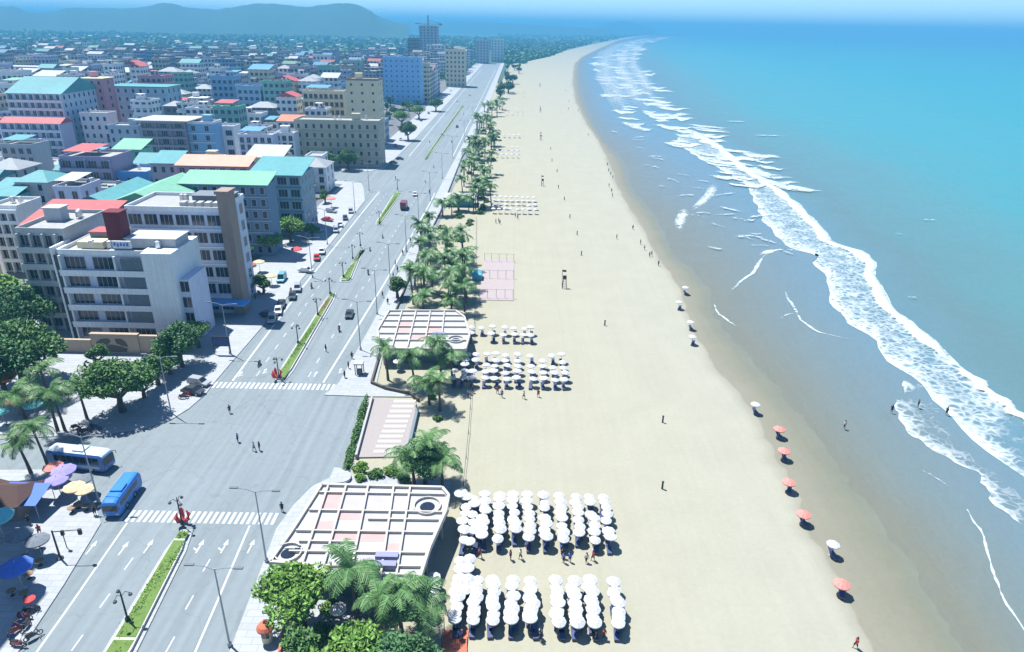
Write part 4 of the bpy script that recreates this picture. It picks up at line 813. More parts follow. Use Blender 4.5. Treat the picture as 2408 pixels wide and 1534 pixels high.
# palm rows along the promenade, further up the beach
k = 0
for (x0, y0), (x1, y1), n, jit in [((1000, 745), (1010, 560), 12, 18), ((1060, 745), (1050, 590), 11, 18), ((1095, 735), (1095, 600), 8, 10), ((965, 715), (1000, 560), 5, 8), ((1045, 505), (1150, 490), 9, 8), ((1120, 480), (1155, 405), 10, 9), ((1085, 450), (1115, 390), 8, 9)]:
    for i in range(n):
        t = i / (n - 1); x = x0 + (x1 - x0) * t + tr.uniform(-jit, jit); y = y0 + (y1 - y0) * t + tr.uniform(-5, 5)
        place(PT[tr.randrange(4)], P(x, y, 0), tr.uniform(0, 6), '%s palm northwards from the second pavilion, in the grove beside the promenade' % ordn(k), 'palms between promenade and beach', tr.uniform(1.0, 1.35)); k += 1
far_cl = [(1118, 372, 14, 7), (1145, 350, 12, 7), (1140, 310, 14, 7), (1160, 268, 14, 8), (1180, 225, 12, 5), (1195, 195, 10, 4), (1205, 170, 10, 4)]
q = 0
for x, y, jit, n in far_cl:
    for i in range(n):
        place(PT[tr.randrange(4)] if y > 260 else FT[tr.randrange(3)], P(x + tr.uniform(-jit, jit) * 1.6, y + tr.uniform(-jit, jit) * .8, 0), tr.uniform(0, 6), '%s tree counted northwards in the hazy far part of the promenade row' % ordn(q), 'far trees between promenade and beach', tr.uniform(1.2, 1.6)); q += 1
for i in range(46):
    t_ = i / 45; y = 742 - 440 * t_ ** .75; x = interp([(300, 1142), (372, 1110), (460, 1085), (505, 1060), (560, 1025), (742, 985)], y) + tr.uniform(-4, 90 - 45 * t_)
    if 505 > y > 440 and x > 1035: x = tr.uniform(1125, 1150)
    if i == 0: SHB = thing('shrub', 'x', 'shrub'); obj('foliage', leafy('foliage', 900, 1.6, 1.6, 1.1, .2, LEAF, 301, .5, 9), SHB); q_ = MB(); q_.tube([(0, 0, -.2), (0, 0, .6)], .1, 5); obj('stem', q_, SHB, mats=TREED)
    place(SHB, P(x, y, -.05), tr.uniform(0, 6), 'low shrub under the palm grove, %s counted northwards' % ordn(i), 'shrubs under the palm grove', tr.uniform(.8, 1.5))
# shrubs: hedge west of the striped plaza and the low planting under it
sh = leafy('foliage', 2600, 1, 1, .8, .055, LEAFB, 77, .55, 20)
pts = [P(812, 1108), P(830, 1050), P(845, 1000), P(862, 942)]
hl = thing('hedge', 'clipped green hedge along the road side of the striped plaza', 'hedge', tuple(pts[1]))
cen = [p - pts[1] for p in pts]
for i, (a, b) in enumerate(zip(cen, cen[1:])):
    o = obj('foliage', leafy('foliage', 1500, .85, (b - a).length / 2 * 1.5, .8, .2, LEAF, 80 + i, .3, 16, True), hl, loc=(a + b) / 2); o.rotation_euler = (0, 0, math.atan2((b - a).y, (b - a).x) - math.pi / 2)
for i, (x, y, s, lb) in enumerate([(850, 1105, 1.6, 'leftmost light green shrub below the striped plaza'), (885, 1120, 1.7, 'light green shrub below the middle of the striped plaza'), (920, 1110, 1.8, 'light green shrub left of the plaza palms'), (950, 1130, 1.5, 'light green shrub under the plaza palms'), (845, 1130, 1.2, 'small shrub beside the curved steps'), (1030, 985, 1.0, 'small straggly shrub on the sand at the plaza edge'), (1015, 935, 1.1, 'shrub at the foot of the bushy palm'),
                                 (760, 1500, 2.0, 'rounded shrub under the leafy trees near the red kiosk'), (975, 1560, 2.0, 'rounded shrub beside the coral tiled terrace'), (905, 1440, 1.8, 'dark shrub between the two eave palms'), (780, 1440, 1.7, 'shrub under the pavilion eaves'), (990, 1445, 1.5, 'shrub beside the white terrace parasols')]):
    t = thing('shrub', lb, 'shrub', P(x, y, .1)); obj('foliage', leafy('foliage', 1300, s, s, s * .7, .17, LEAFB if i % 2 == 0 else LEAF, 200 + i, s * .35, 10), t)
    q_ = MB(); q_.tube([(0, 0, -.2), (0, 0, s * .4)], .08, 5); obj('stem', q_, t, mats=TREED)

# ---------------------------------------------------------------- the rest of the town
FW = [('white', WHITE, (.60, .62, .64)), ('grey', GREY, (.32, .35, .38)), ('cream', CREAM, (.48, .46, .36)), ('pale blue', BLUE, (.22, .36, .50)), ('lilac', LILAC, (.38, .40, .52)), ('pink', PINK, (.44, .27, .29)), ('slate', DGREY, (.13, .16, .20)), ('green', GREENW, (.18, .38, .34))]
FMAT = [facade_mat('facade_' + n.replace(' ', '_'), c) for n, _, c in FW]
FR = [('a flat roof', 'flat', None), ('a teal tin roof', 'gablex', RTEAL), ('a red roof', 'gabley', RRED), ('a white sheet roof', 'shed', RWHITE), ('a grey roof', 'hip', RGREY), ('a blue tin roof', 'shed', RBLUE), ('a green roof', 'gabley', RGREEN), ('an orange roof', 'gablex', RORANGE)]
NUMW = ['one', 'two', 'three', 'four', 'five', 'six', 'seven', 'eight']
rc = random.Random(41); count = 0; row = 0; Y = 160.0; treespots = []
farb = {}
def blocked(a, b, c, d):
    if c < P(870, 383).y + 2 and d > P(870, 432).y - 6: return True      # the cross street
    for (x0, x1, y0, y1) in FOOT:
        if a < x1 and b > x0 and c < y1 and d > y0: return True
    return False
while Y < 2300:
    d = rc.uniform(10, 14); x = -78 if Y < 420 else -80; idx = 0
    xmin = -.79 * Y - 15
    dens = .92 if Y < 800 else max(.10, .92 - (Y - 700) / 900)
    while x > xmin:
        w = rc.uniform(8, 17); x0 = x - w; gap = rc.uniform(.6, 3.5) + (7 if rc.random() < .08 else 0)
        if not blocked(x0, x, Y - 1.6, Y + d):
            if rc.random() < (.90 if Y > 330 else .82) * dens:
                n = rc.choice([2, 3, 3, 4] if Y < 330 else [6, 7, 8, 8, 5] if Y > 560 and idx < 4 and Y < 1500 else [3, 4, 4, 5, 6, 7, 8] if Y > 430 and Y < 900 else [2, 3, 3, 4, 5, 6, 7] if Y < 1300 else [1, 2, 2, 3, 4]); h = n * rc.uniform(3.7, 4.3) - 1
                wi = rc.choices(range(8), [42, 14, 14, 10, 13, 3, 2, 2])[0]; fi = rc.choices(range(8), [66, 5, 3, 9, 11, 3, 2, 1])[0]
                if count < 250:
                    lb = '%s %s-storey house under %s, %s from avenue in %s row' % (FW[wi][0], NUMW[n - 1], FR[fi][0], ordn(idx), ordn(row))
                    if Y < 345: building('house', lb, x0, x, Y, h, d, FW[wi][1], n, rc.randint(2, 4), roof=(FR[fi][1], FR[fi][2]), style=rc.choice(['band', 'ledge', 'grid', 'frame']), wk=rc.choice('abcd'), extras=rc.choice(['a', 'at', 'as', 'sta', 'cta', 'ca']) if fi == 0 else '', foot=False, group='houses of the town behind the seafront', side=2, sw='c')
                    else: building('house', lb, x0, x, Y, h, d, FMAT[wi], n, 0, roof=(FR[fi][1], FR[fi][2]), style=rc.choice(['band', 'none', 'none', 'ledge']), wk='s', extras=rc.choice(['a', 'ta', 'sa', 'sta', 'ca']) if fi == 0 else '', foot=False, group='houses of the town behind the seafront', ground=False, trim=FW[wi][1])
                    count += 1
                else:
                    q = farb.setdefault(wi, MB()); q.box(x0, x, Y, Y + d, 0, h)
                    qr = farb.setdefault(('r', fi), MB())
                    if fi == 0: qr.box(x0 - .3, x + .3, Y - .3, Y + d + .3, h, h + .5); qr.box(x0 + 2, x0 + 5, Y + 3, Y + 6, h + .5, h + 3)
                    else: ym_ = Y + d / 2; qr.add([(x0 - .5, Y - .5, h), (x + .5, Y - .5, h), (x + .5, Y + d + .5, h), (x0 - .5, Y + d + .5, h), (x0 - .5, ym_, h + 2.4), (x + .5, ym_, h + 2.4)], [(0, 1, 5, 4), (2, 3, 4, 5), (0, 4, 3), (1, 2, 5)])
            elif rc.random() < .9: treespots.append(((x0 + x) / 2, Y + d / 2))
        x = x0 - gap; idx += 1
    if rc.random() < .45:
        for _ in range(2 + int(Y / 160)): treespots.append((rc.uniform(xmin, -84), Y + d + 2.2))
    Y += d + (4.4 if rc.random() < .75 else 9); row += 1
FP = [facade_mat('town_' + n.replace(' ', '_'), c, coord='Position') for n, _, c in FW]
allm = MB(); mats_ = []; 
for key, q in farb.items():
    m_ = FP[key] if isinstance(key, int) else [mat('far_roof_%d' % i_, c_, .7, .3, .15) for i_, c_ in enumerate([(.17, .18, .19), (.07, .20, .21), (.24, .07, .07), (.30, .31, .31), (.13, .14, .15), (.06, .16, .25), (.09, .20, .14), (.28, .13, .08)])][key[1]]; allm.mi = len(mats_); mats_.append(m_); allm.add(q.v, q.f)
tag(obj('distant_houses', allm, mats=mats_), 'dense mass of small hazy houses filling the far town', 'houses', kind='stuff')
for _ in range(16): treespots.insert(0, (rc.uniform(-128, -84), rc.uniform(480, 620)))
tcount = 0; rest = []
for i, (x, y) in enumerate(treespots):
    if blocked(x - 2, x + 2, y - 2, y + 2) and not (470 < y < 634 and x > -132): continue
    if tcount < 260: place(FT[tr.randrange(3)] if y > 260 else BT[3], (x, y, .15), tr.uniform(0, 6), 'tree among the houses, %s counted from the camera into the town' % ordn(tcount), 'trees between the town houses', tr.uniform(.7, 1.15)); tcount += 1
    else: rest.append((x, y))
# far woodland behind the town and along the coast: clumps of foliage faces, one mass
def woodland(name, label, spots, seed, size, per, m):
    r = np.random.default_rng(seed); S = np.array(spots); n = len(S) * per
    base = np.repeat(S, per, 0); d = r.normal(size=(n, 3)); d /= np.linalg.norm(d, axis=1)[:, None]; d[:, 2] = np.abs(d[:, 2])
    c = base[:, :3] + d * base[:, 3:4] * r.uniform(.6, 1.05, (n, 1)) * np.array([1, 1, .8])
    nr = d + r.normal(size=(n, 3)) * .5; nr /= np.linalg.norm(nr, axis=1)[:, None]; a = np.cross(nr, r.normal(size=(n, 3))); a /= np.linalg.norm(a, axis=1)[:, None]; b = np.cross(nr, a)
    s = base[:, 3:4] * size * r.uniform(.7, 1.3, (n, 1)); quad = np.stack([c - a * s - b * s, c + a * s - b * s, c + a * s + b * s, c - a * s + b * s], 1).reshape(-1, 3)
    me = bpy.data.meshes.new(name); N_ = n; me.vertices.add(N_ * 4); me.vertices.foreach_set('co', quad.ravel()); me.loops.add(N_ * 4); me.loops.foreach_set('vertex_index', np.arange(N_ * 4))
    me.polygons.add(N_); me.polygons.foreach_set('loop_start', np.arange(0, N_ * 4, 4)); me.polygons.foreach_set('loop_total', np.full(N_, 4)); me.materials.append(m); me.update(calc_edges=True)
    return tag(obj(name, me), label, 'woodland', kind='stuff')
wr = random.Random(9); sp = [(x, y, 2, wr.uniform(4.5, 7)) for x, y in rest]
for _ in range(4200):
    y = 900 + 3300 * wr.random() ** 1.3; x = wr.uniform(-.8 * y, -90 + max(0, y - 1500) * .03)
    if wr.random() < min(1, (y - 800) / 1400): sp.append((x, y, 1.5, wr.uniform(5, 9) * (1 + y / 5000)))
woodland('far_woodland', 'far dark wood spreading behind the town below the hills', sp, 5, .32, 26, LEAFD)
sp = []
for _ in range(1100):
    yy = wr.uniform(82, 150) if wr.random() < .8 else wr.uniform(76, 90); xx = wr.uniform(1170, interp(LAND, yy) - 4) if yy < 143 else wr.uniform(1192, 1232)
    p = P(xx, yy); sp.append((p.x, p.y, 1, wr.uniform(4, 7) * (1 + p.y / 5000)))
woodland('coastal_woodland', 'dark belt of trees where the far beach curves away', sp, 6, .3, 26, LEAFD)
# ---------------------------------------------------------------- parasols and loungers on the sand
def parasol_proto(label, canv, r=.88, h=2.0, panels=8, name='parasol'):
    t = thing(name, label, 'parasol'); q = MB(); n = panels * 2; vs = [(0, 0, h + .40)]; fs = []
    for ring, (rr_, z) in enumerate(((r * .5, h + .27), (r, h), (r * .99, h - .14))):
        for k in range(n):
            a = 2 * math.pi * k / n; sag = 1.0 if k % 2 == 0 else .95; vs.append((rr_ * sag * math.cos(a), rr_ * sag * math.sin(a), z + (0 if k % 2 == 0 else -.05)))
    for k in range(n): fs.append((0, 1 + k, 1 + (k + 1) % n))
    for g_ in range(2):
        for k in range(n): a, b = 1 + g_ * n + k, 1 + g_ * n + (k + 1) % n; fs.append((a, a + n, b + n, b))
    q.add(vs, fs); obj('canopy', q, t, mats=canv)
    q = MB(); q.tube([(0, 0, -.1), (0, 0, h + .5)], .035, 6); q.lathe([(.3, 0), (.3, .1), (.06, .14)], n=10); obj('pole', q, t, mats=STEEL); return t
def lounger_proto():
    t = thing('sun_lounger', 'low blue sun lounger', 'sun lounger'); q = MB(); q.box(-.32, .32, -1.0, .35, .3, .42); q.add([(-.32, .35, .3), (.32, .35, .3), (.32, .95, .72), (-.32, .95, .72), (-.32, .35, .42), (.32, .35, .42), (.32, .9, .84), (-.32, .9, .84)], [(0, 3, 2, 1), (4, 5, 6, 7), (0, 1, 5, 4), (1, 2, 6, 5), (2, 3, 7, 6), (3, 0, 4, 7)])
    obj('mattress', q, t, mats=LOUNGE); q = MB()
    for x in (-.28, .28):
        for y in (-.9, .3): q.box(x - .03, x + .03, y - .03, y + .03, 0, .3)
    q.box(-.34, .34, -1.02, .36, .24, .298); obj('frame', q, t, mats=WOOD); return t
UP = parasol_proto('white parasol', CANV); LG = lounger_proto(); ur = random.Random(21)
def para(x, y, lb, grp, lounge=True, lbl=None, s=1.0):
    o_ = place(UP, (x + ur.uniform(-.16, .16), y + ur.uniform(-.2, .2), -.05), ur.uniform(0, 6), lb, grp, scale=s * ur.uniform(.9, 1.08)); o_.rotation_euler = (ur.uniform(-.09, .09), ur.uniform(-.09, .09), o_.rotation_euler[2])
    if lounge: place(LG, (x + ur.uniform(-.35, .5), y - .15, -.05), ur.uniform(-.08, .08), lbl, 'loungers ' + grp[9:] if grp else None)
def block(cols, yf, yb_, rows, where, grp, skip=.05, lounge=True):
    y0, y1 = P(cols[0], yf).y, P(cols[0], yb_, 2.0).y
    for j in range(rows):
        for i, cx in enumerate(cols):
            if ur.random() < skip: continue
            pos = '%s row back, %s from left' % (ordn(j), ordn(i))
            para(P(cx, yf).x, y0 + (y1 - y0) * j / max(1, rows - 1), 'white parasol, %s, %s' % (where, pos), 'parasols in the ' + where, lounge, 'dark lounger, %s, %s' % (where, pos))
block([1070, 1115, 1157, 1203, 1250, 1312, 1354, 1395, 1453], 1484, 1360, 8, 'nearest beach block', 'a')
block([1134, 1172, 1208, 1243, 1283, 1324, 1364, 1397, 1432], 1286, 1162, 8, 'second beach block', 'b')
block([1073, 1095], 1440, 1168, 12, 'strip beside the pavilion', 'c')
block([1016], 1420, 1345, 4, 'short row at the pavilion wall', 'c')
block([1066, 1089, 1112, 1140, 1163, 1190, 1216, 1250, 1278, 1303, 1327], 907, 830, 5, 'third beach block', 'd')
block([1108, 1132, 1158, 1184, 1209, 1232, 1248], 803, 768, 2, 'small block behind the third', 'e')
block([1160, 1174, 1188, 1202, 1216, 1230, 1244, 1258], 502, 462, 4, 'distant block by the palm grove', 'f', lounge=False)
block([1168, 1180, 1192, 1204, 1216], 371, 345, 3, 'far block past the palms', 'g', lounge=False)
block([1185, 1197, 1209, 1221], 324, 316, 2, 'farther block past the palms', 'h', lounge=False)
block([1192, 1204, 1216, 1228], 272, 258, 2, 'hazy far block', 'i', lounge=False)
block([1204, 1218, 1232], 228, 214, 2, 'hazier farther block', 'j', lounge=False)
block([1212, 1228], 186, 165, 3, 'farthest hazy block', 'k', lounge=False)
for x, y, lb in [(1000, 1428, 'white parasol at the left end of the nearest block, under the palms'), (800, 1462, 'white parasol half hidden among the trees below the pavilion'), (1004, 1450, 'pale parasol against the palm by the nearest block'), (935, 870, 'white parasol in front of the second pavilion wall'), (1085, 1190, 'lone white parasol at the top of the pavilion strip')]: para(P(x, y).x, P(x, y).y, lb, None, False, s=1.1)
# single parasols along the wet edge
CP = parasol_proto('pink parasol', CANVP, r=1.05, h=1.75)
edge = [(1610, 692, 0), (1595, 727, 0), (1622, 775, 0), (1626, 810, 0), (1773, 972, 0), (1829, 1028, 1), (1840, 1080, 1), (1851, 1155, 1), (1885, 1231, 1), (1953, 1306, 0), (1973, 1397, 1)]
for i, (x, y, pk) in enumerate(edge):
    p = P(x, y); lb = '%s single parasol from the camera along the wet sand edge' % ordn(len(edge) - 1 - i)
    place(CP if pk else UP, (p.x, p.y, -.07), ur.uniform(0, 6), ('pink ' if pk else 'white ') + lb, 'parasols along the wet sand', 1.0)
    place(LG, (p.x + .3, p.y, -.07), ur.uniform(-.5, .5), 'lounger under the %s parasol from the camera at the wet sand' % ordn(len(edge) - 1 - i), 'loungers along the wet sand')
# ---------------------------------------------------------------- people
def person_mesh(pose, cm):
    P_ = {'hip': (0, 0, .95), 'chest': (0, .01, 1.32), 'neck': (0, .02, 1.48), 'head': (0, .03, 1.62), 'top': (0, .02, 1.73)}
    st = .22 if pose == 'walk' else .02
    for s, n in ((1, 'l'), (-1, 'r')):
        P_['th' + n] = (s * .1, 0, .88); P_['kn' + n] = (s * .11, s * st * .6 + .03, .48); P_['an' + n] = (s * .11, s * st - .02, .07); P_['to' + n] = (s * .12, s * st + .16, .03)
        P_['sh' + n] = (s * .19, 0, 1.42); P_['el' + n] = (s * .25, -s * st * .4 - .02, 1.14); P_['wr' + n] = (s * .27, -s * st * .6 + .08, .9); P_['ha' + n] = (s * .27, -s * st * .7 + .1, .8)
    rad = {'hip': .14, 'chest': .155, 'neck': .055, 'head': .10, 'top': .07, 'th': .085, 'kn': .058, 'an': .042, 'to': .035, 'sh': .06, 'el': .042, 'wr': .03, 'ha': .035}
    ks = list(P_); ed = [('hip', 'chest'), ('chest', 'neck'), ('neck', 'head'), ('head', 'top')]
    for n in 'lr': ed += [('hip', 'th' + n), ('th' + n, 'kn' + n), ('kn' + n, 'an' + n), ('an' + n, 'to' + n), ('chest', 'sh' + n), ('sh' + n, 'el' + n), ('el' + n, 'wr' + n), ('wr' + n, 'ha' + n)]
    me = bpy.data.meshes.new('sk'); me.from_pydata([P_[k] for k in ks], [(ks.index(a), ks.index(b)) for a, b in ed], []); o = bpy.data.objects.new('sk', me); C.objects.link(o)
    m = o.modifiers.new('s', 'SKIN'); sv = me.skin_vertices[0].data
    for i, k in enumerate(ks): r = rad.get(k, rad.get(k[:2], .05)); sv[i].radius = (r, r); sv[i].use_root = (k == 'hip')
    o.modifiers.new('u', 'SUBSURF').levels = 1
    bpy.context.view_layer.update(); dg = bpy.context.evaluated_depsgraph_get(); out = bpy.data.meshes.new_from_object(o.evaluated_get(dg)); bpy.data.objects.remove(o); bpy.data.meshes.remove(me)
    out.name = 'body'; out.materials.clear(); out.materials.append(SKIN); out.polygons.foreach_set('use_smooth', [True] * len(out.polygons))
    return out
BODY = {k: person_mesh(k, None) for k in ('stand', 'walk')}
def person_proto(pose, shirt, short, label):
    t = thing('person', label, 'person'); obj('body', BODY[pose], t)
    q = MB(); q.lathe([(.17, .93), (.16, 1.1), (.185, 1.32), (.17, 1.42), (.07, 1.5)], n=12, cap=False)
    for s in (-1, 1): q.tube([(s * .17, 0, 1.42), (s * .26, 0, 1.2)], [.085, .07], 7)
    obj('shirt', q, t, mats=shirt)
    q = MB(); q.lathe([(.175, .84), (.17, .98)], n=12, cap=False)
    st = .22 if pose == 'walk' else .02
    for s in (-1, 1): q.tube([(s * .1, 0, .92), (s * .11, s * st * .6 + .03, .52)], [.11, .085], 8)
    obj('trousers', q, t, mats=short)
    q = MB(); q.lathe([(.115, 1.6), (.122, 1.68), (.10, 1.76), (.03, 1.79)], n=10); obj('hair', q, t, mats=HAIR); return t
PP = [person_proto('stand', CLOTHD, CLOTHD, 'p'), person_proto('walk', CLOTHW, CLOTHD, 'p'), person_proto('walk', CLOTHR, CLOTHD, 'p'), person_proto('stand', CANVB, CLOTHD, 'p')]
DR = {0: 'dark clothes', 1: 'a white shirt', 2: 'a red shirt', 3: 'a blue shirt'}
for x, y, k, lb in [(541, 972, 0, 'standing alone in the middle of the junction'), (598, 1061, 1, 'walking on the left of the pair crossing the junction'), (611, 1060, 0, 'on the right of the pair crossing the junction'), (767, 827, 0, 'walking up the carriageway north of the crossing'), (664, 1203, 0, 'at the promenade corner by the near crossing'),
                    (828, 845, 0, 'on the promenade west of the small kiosk'), (820, 868, 0, 'on the kerb south-west of the small kiosk'), (811, 890, 0, 'at the promenade end of the far crossing'), (1985, 1008, 1, 'walking on the wet sand near the water'), (2096, 970, 0, 'wading in front of the thin foam'), (2158, 958, 0, 'bathing in the lacy foam'),
                    (2225, 975, 0, 'bathing at the inner edge of the breaker foam'), (2011, 1524, 2, 'on dry sand at the bottom right edge'), (1506, 575, 0, 'on the sand, seen beside the shoreline group'), (1532, 602, 2, 'second along the shoreline group'), (1527, 604, 3, 'beside the red shirt in the shoreline group'), (1548, 625, 0, 'at the near end of the shoreline group'), (1515, 588, 1, 'in the middle of the shoreline group'), (1488, 540, 0, 'at the far end of the shoreline group'), (1450, 562, 1, 'lying back from the shoreline group on dry sand'),
                    (1428, 390, 0, 'at the water edge, farthest of the line of strollers'), (1431, 404, 3, 'second farthest in the line of strollers at the water edge'), (1436, 412, 0, 'third farthest in the line of strollers at the water edge'), (1441, 420, 1, 'fourth farthest in the line of strollers at the water edge'), (1432, 440, 0, 'fifth farthest in the line of strollers at the water edge'), (1438, 452, 2, 'sixth farthest in the line of strollers at the water edge'), (1440, 464, 0, 'nearest in the line of strollers at the water edge'),
                    (1000, 640, 0, 'on the promenade beside the palm grove'), (947, 600, 2, 'strolling on the promenade west of the grove'), (955, 590, 0, 'strolling just ahead of the red shirt on the promenade'), (935, 640, 0, 'on the promenade below the strollers'), (1010, 520, 1, 'on the promenade level with the red truck'), (1005, 530, 0, 'on the promenade just nearer than the red truck'),
                    (1012, 556, 0, 'on the promenade by the grove, level with the third lamp'), (925, 655, 0, 'leaning on the kerb near the promenade lamps'), (930, 625, 1, 'on the promenade kerb further north'), (965, 570, 0, 'on the promenade between two lamps'), (900, 700, 2, 'at the road side of the promenade below the grove'), (700, 1290, 0, 'by the edge beam of the near pavilion'), (912, 716, 0, 'beside the low bushy promenade tree'), (560, 1040, 3, 'crossing behind the pair in the junction'), (70, 1235, 0, 'in the shade of the stalls at the lower left'), (95, 1260, 2, 'in the shade nearer than the stalls'), (225, 1215, 0, 'beside the small blue coach on the pavement'), (1330, 215, 0, 'far off on the bright sand, farthest'), (1338, 240, 0, 'far off on the bright sand, second farthest'), (1337, 258, 0, 'far off on the bright sand, third farthest'), (1360, 262, 1, 'far off near the wet edge'), (1383, 320, 0, 'far off at the bend of the wet edge')]:
    p = P(x, y); place(PP[k], (p.x, p.y, (0.0 if x < 1100 and not (y > 1100 and x > 640) else -.08) if x > 240 else .15), ur.uniform(0, 6), 'person in %s %s' % (DR[k], lb), None)
for i, (x, y, wh) in enumerate([(x0 + ur.uniform(-w, w), y0 + ur.uniform(-h, h), wh) for x0, y0, w, h, wh, n in [(1280, 1318, 170, 8, 'on the sand between the two nearest parasol blocks', 8), (1250, 1505, 180, 7, 'on the sand just below the nearest parasol block', 6), (1200, 935, 120, 12, 'on the sand below the third parasol block', 6), (1200, 520, 60, 10, 'on the sand by the distant parasol block', 5)] for _ in range(n)]):
    place(PP[i % 4], P(x, y, -.08), ur.uniform(0, 6), 'person in %s %s, %s counted' % (DR[i % 4], wh, ordn(i)), 'beachgoers round the parasol blocks')
# dark marker posts in the sand
for i, (x, y) in enumerate([(1557, 1150), (1558, 994), (1422, 766), (1367, 601), (1357, 553), (1340, 513), (1327, 471), (1313, 443), (1310, 405), (1298, 380), (1295, 352)]):
    t = thing('marker_post', 'dark marker post in the open sand, %s from the camera' % ordn(i), 'post', P(x, y, -.05), 0, 'marker posts down the beach'); q = MB(); q.lathe([(.16, -.2), (.15, 1.2), (.19, 1.22), (.19, 1.4), (.05, 1.46)], n=8); obj('post', q, t, mats=DARK)
# lifeguard chairs
t = thing('lifeguard_chair', 'x', 'lifeguard chair'); q = MB()
for sx in (-.6, .6): q.tube([(sx, -.7, -.1), (sx * .6, -.2, 2.6)], .07, 5); q.tube([(sx, .7, -.1), (sx * .6, .35, 2.6)], .07, 5)
for z in (.6, 1.1, 1.6, 2.1): q.tube([(-.55 + z * .1, -.62 + z * .16, z), (.55 - z * .1, -.62 + z * .16, z)], .05, 4)
obj('frame', q, t, mats=DARK); q = MB(); q.box(-.5, .5, -.3, .45, 2.6, 2.72); q.box(-.5, .5, .38, .48, 2.72, 3.5); obj('seat', q, t, mats=DARK)
q = MB(); q.tube([(-.6, .4, 0), (-.7, .4, 5.2)], .06, 5); obj('mast', q, t, mats=DARK); q = MB(); q.add([(-.68, .42, 5.15), (.4, .5, 5.0), (.35, .5, 4.45), (-.68, .42, 4.6), (-.68, .38, 5.15), (.4, .46, 5.0), (.35, .46, 4.45), (-.68, .38, 4.6)], [(0, 1, 2, 3), (7, 6, 5, 4), (0, 4, 5, 1), (3, 2, 6, 7), (1, 5, 6, 2)]); obj('flag', q, t, mats=CLOTHD)
for i, (x, y) in enumerate([(1327, 678), (1276, 438), (1272, 330), (1271, 265), (1270, 205)]): place(t, P(x, y, -.05), 0, 'dark lifeguard chair with a flag mast, %s from the camera on the sand' % ordn(i), 'lifeguard chairs', 1.0 if i == 0 else .9)
# the rope line down the beach
t = thing('rope_fence', 'thin dark rope fence running down the sand beside the parasols and palms', 'fence', P(1090, 1140)); O = t.location; q = MB(); prev = None
pts = [P(1090, 1142), P(1102, 1020), P(1110, 910), P(1116, 760), P(1119, 640), P(1120, 505)]
for a, b in zip(pts, pts[1:]):
    n = max(1, int((b - a).length / 6))
    for k in range(n):
        p = a.lerp(b, k / n) - O; q.tube([(p.x, p.y, -.2), (p.x, p.y, .9)], .05, 5)
        if prev: m_ = (p + prev) / 2; q.tube([(prev.x, prev.y, .8), (m_.x, m_.y, .6), (p.x, p.y, .8)], .035, 4)
        prev = p
obj('posts_and_rope', q, t, mats=DARK)
# play frame and coral terrace
p = P(1170, 660); t = thing('bar_platform', 'pale pink slatted deck with tall thin bars standing on the sand', 'deck', (p.x, p.y, -.1)); a, b = P(1125, 706), P(1212, 612)
q = MB(); q.box(a.x - p.x, P(1208, 706).x - p.x, a.y - p.y, b.y - p.y, 0, .18); obj('deck', q, t, mats=mat('pink_boards', (.36, .31, .31), .8, .12, 2, wave=('X', 2.0, .25)))
q = MB()
for k, fx in enumerate((0.02, .25, .5, .75, .98)):
    for fy in (.05, .5, .95): X = (a.x + (P(1208, 706).x - a.x) * fx) - p.x; Y_ = (a.y + (b.y - a.y) * fy) - p.y; q.tube([(X, Y_, .1), (X, Y_, 2.6)], .06, 5)
for fy in (.05, .5, .95): Y_ = (a.y + (b.y - a.y) * fy) - p.y; q.tube([(a.x - p.x, Y_, 2.5), (P(1208, 706).x - p.x, Y_, 2.5)], .05, 4)
obj('bars', q, t, mats=STEEL)
p = P(1070, 1534); t = thing('terrace', 'coral tiled terrace with slim posts at the bottom edge', 'terrace', (p.x, p.y, -.1)); q = MB(); q.box(-1.5, 1.35, -3, 3.0, 0, .2); obj('floor', q, t, mats=TERR); q = MB()
for x in (-1.5, 1.4):
    for y in (-2.8, .1, 2.9): q.tube([(x, y, .1), (x, y, 2.3)], .05, 5)
obj('posts', q, t, mats=DARK)
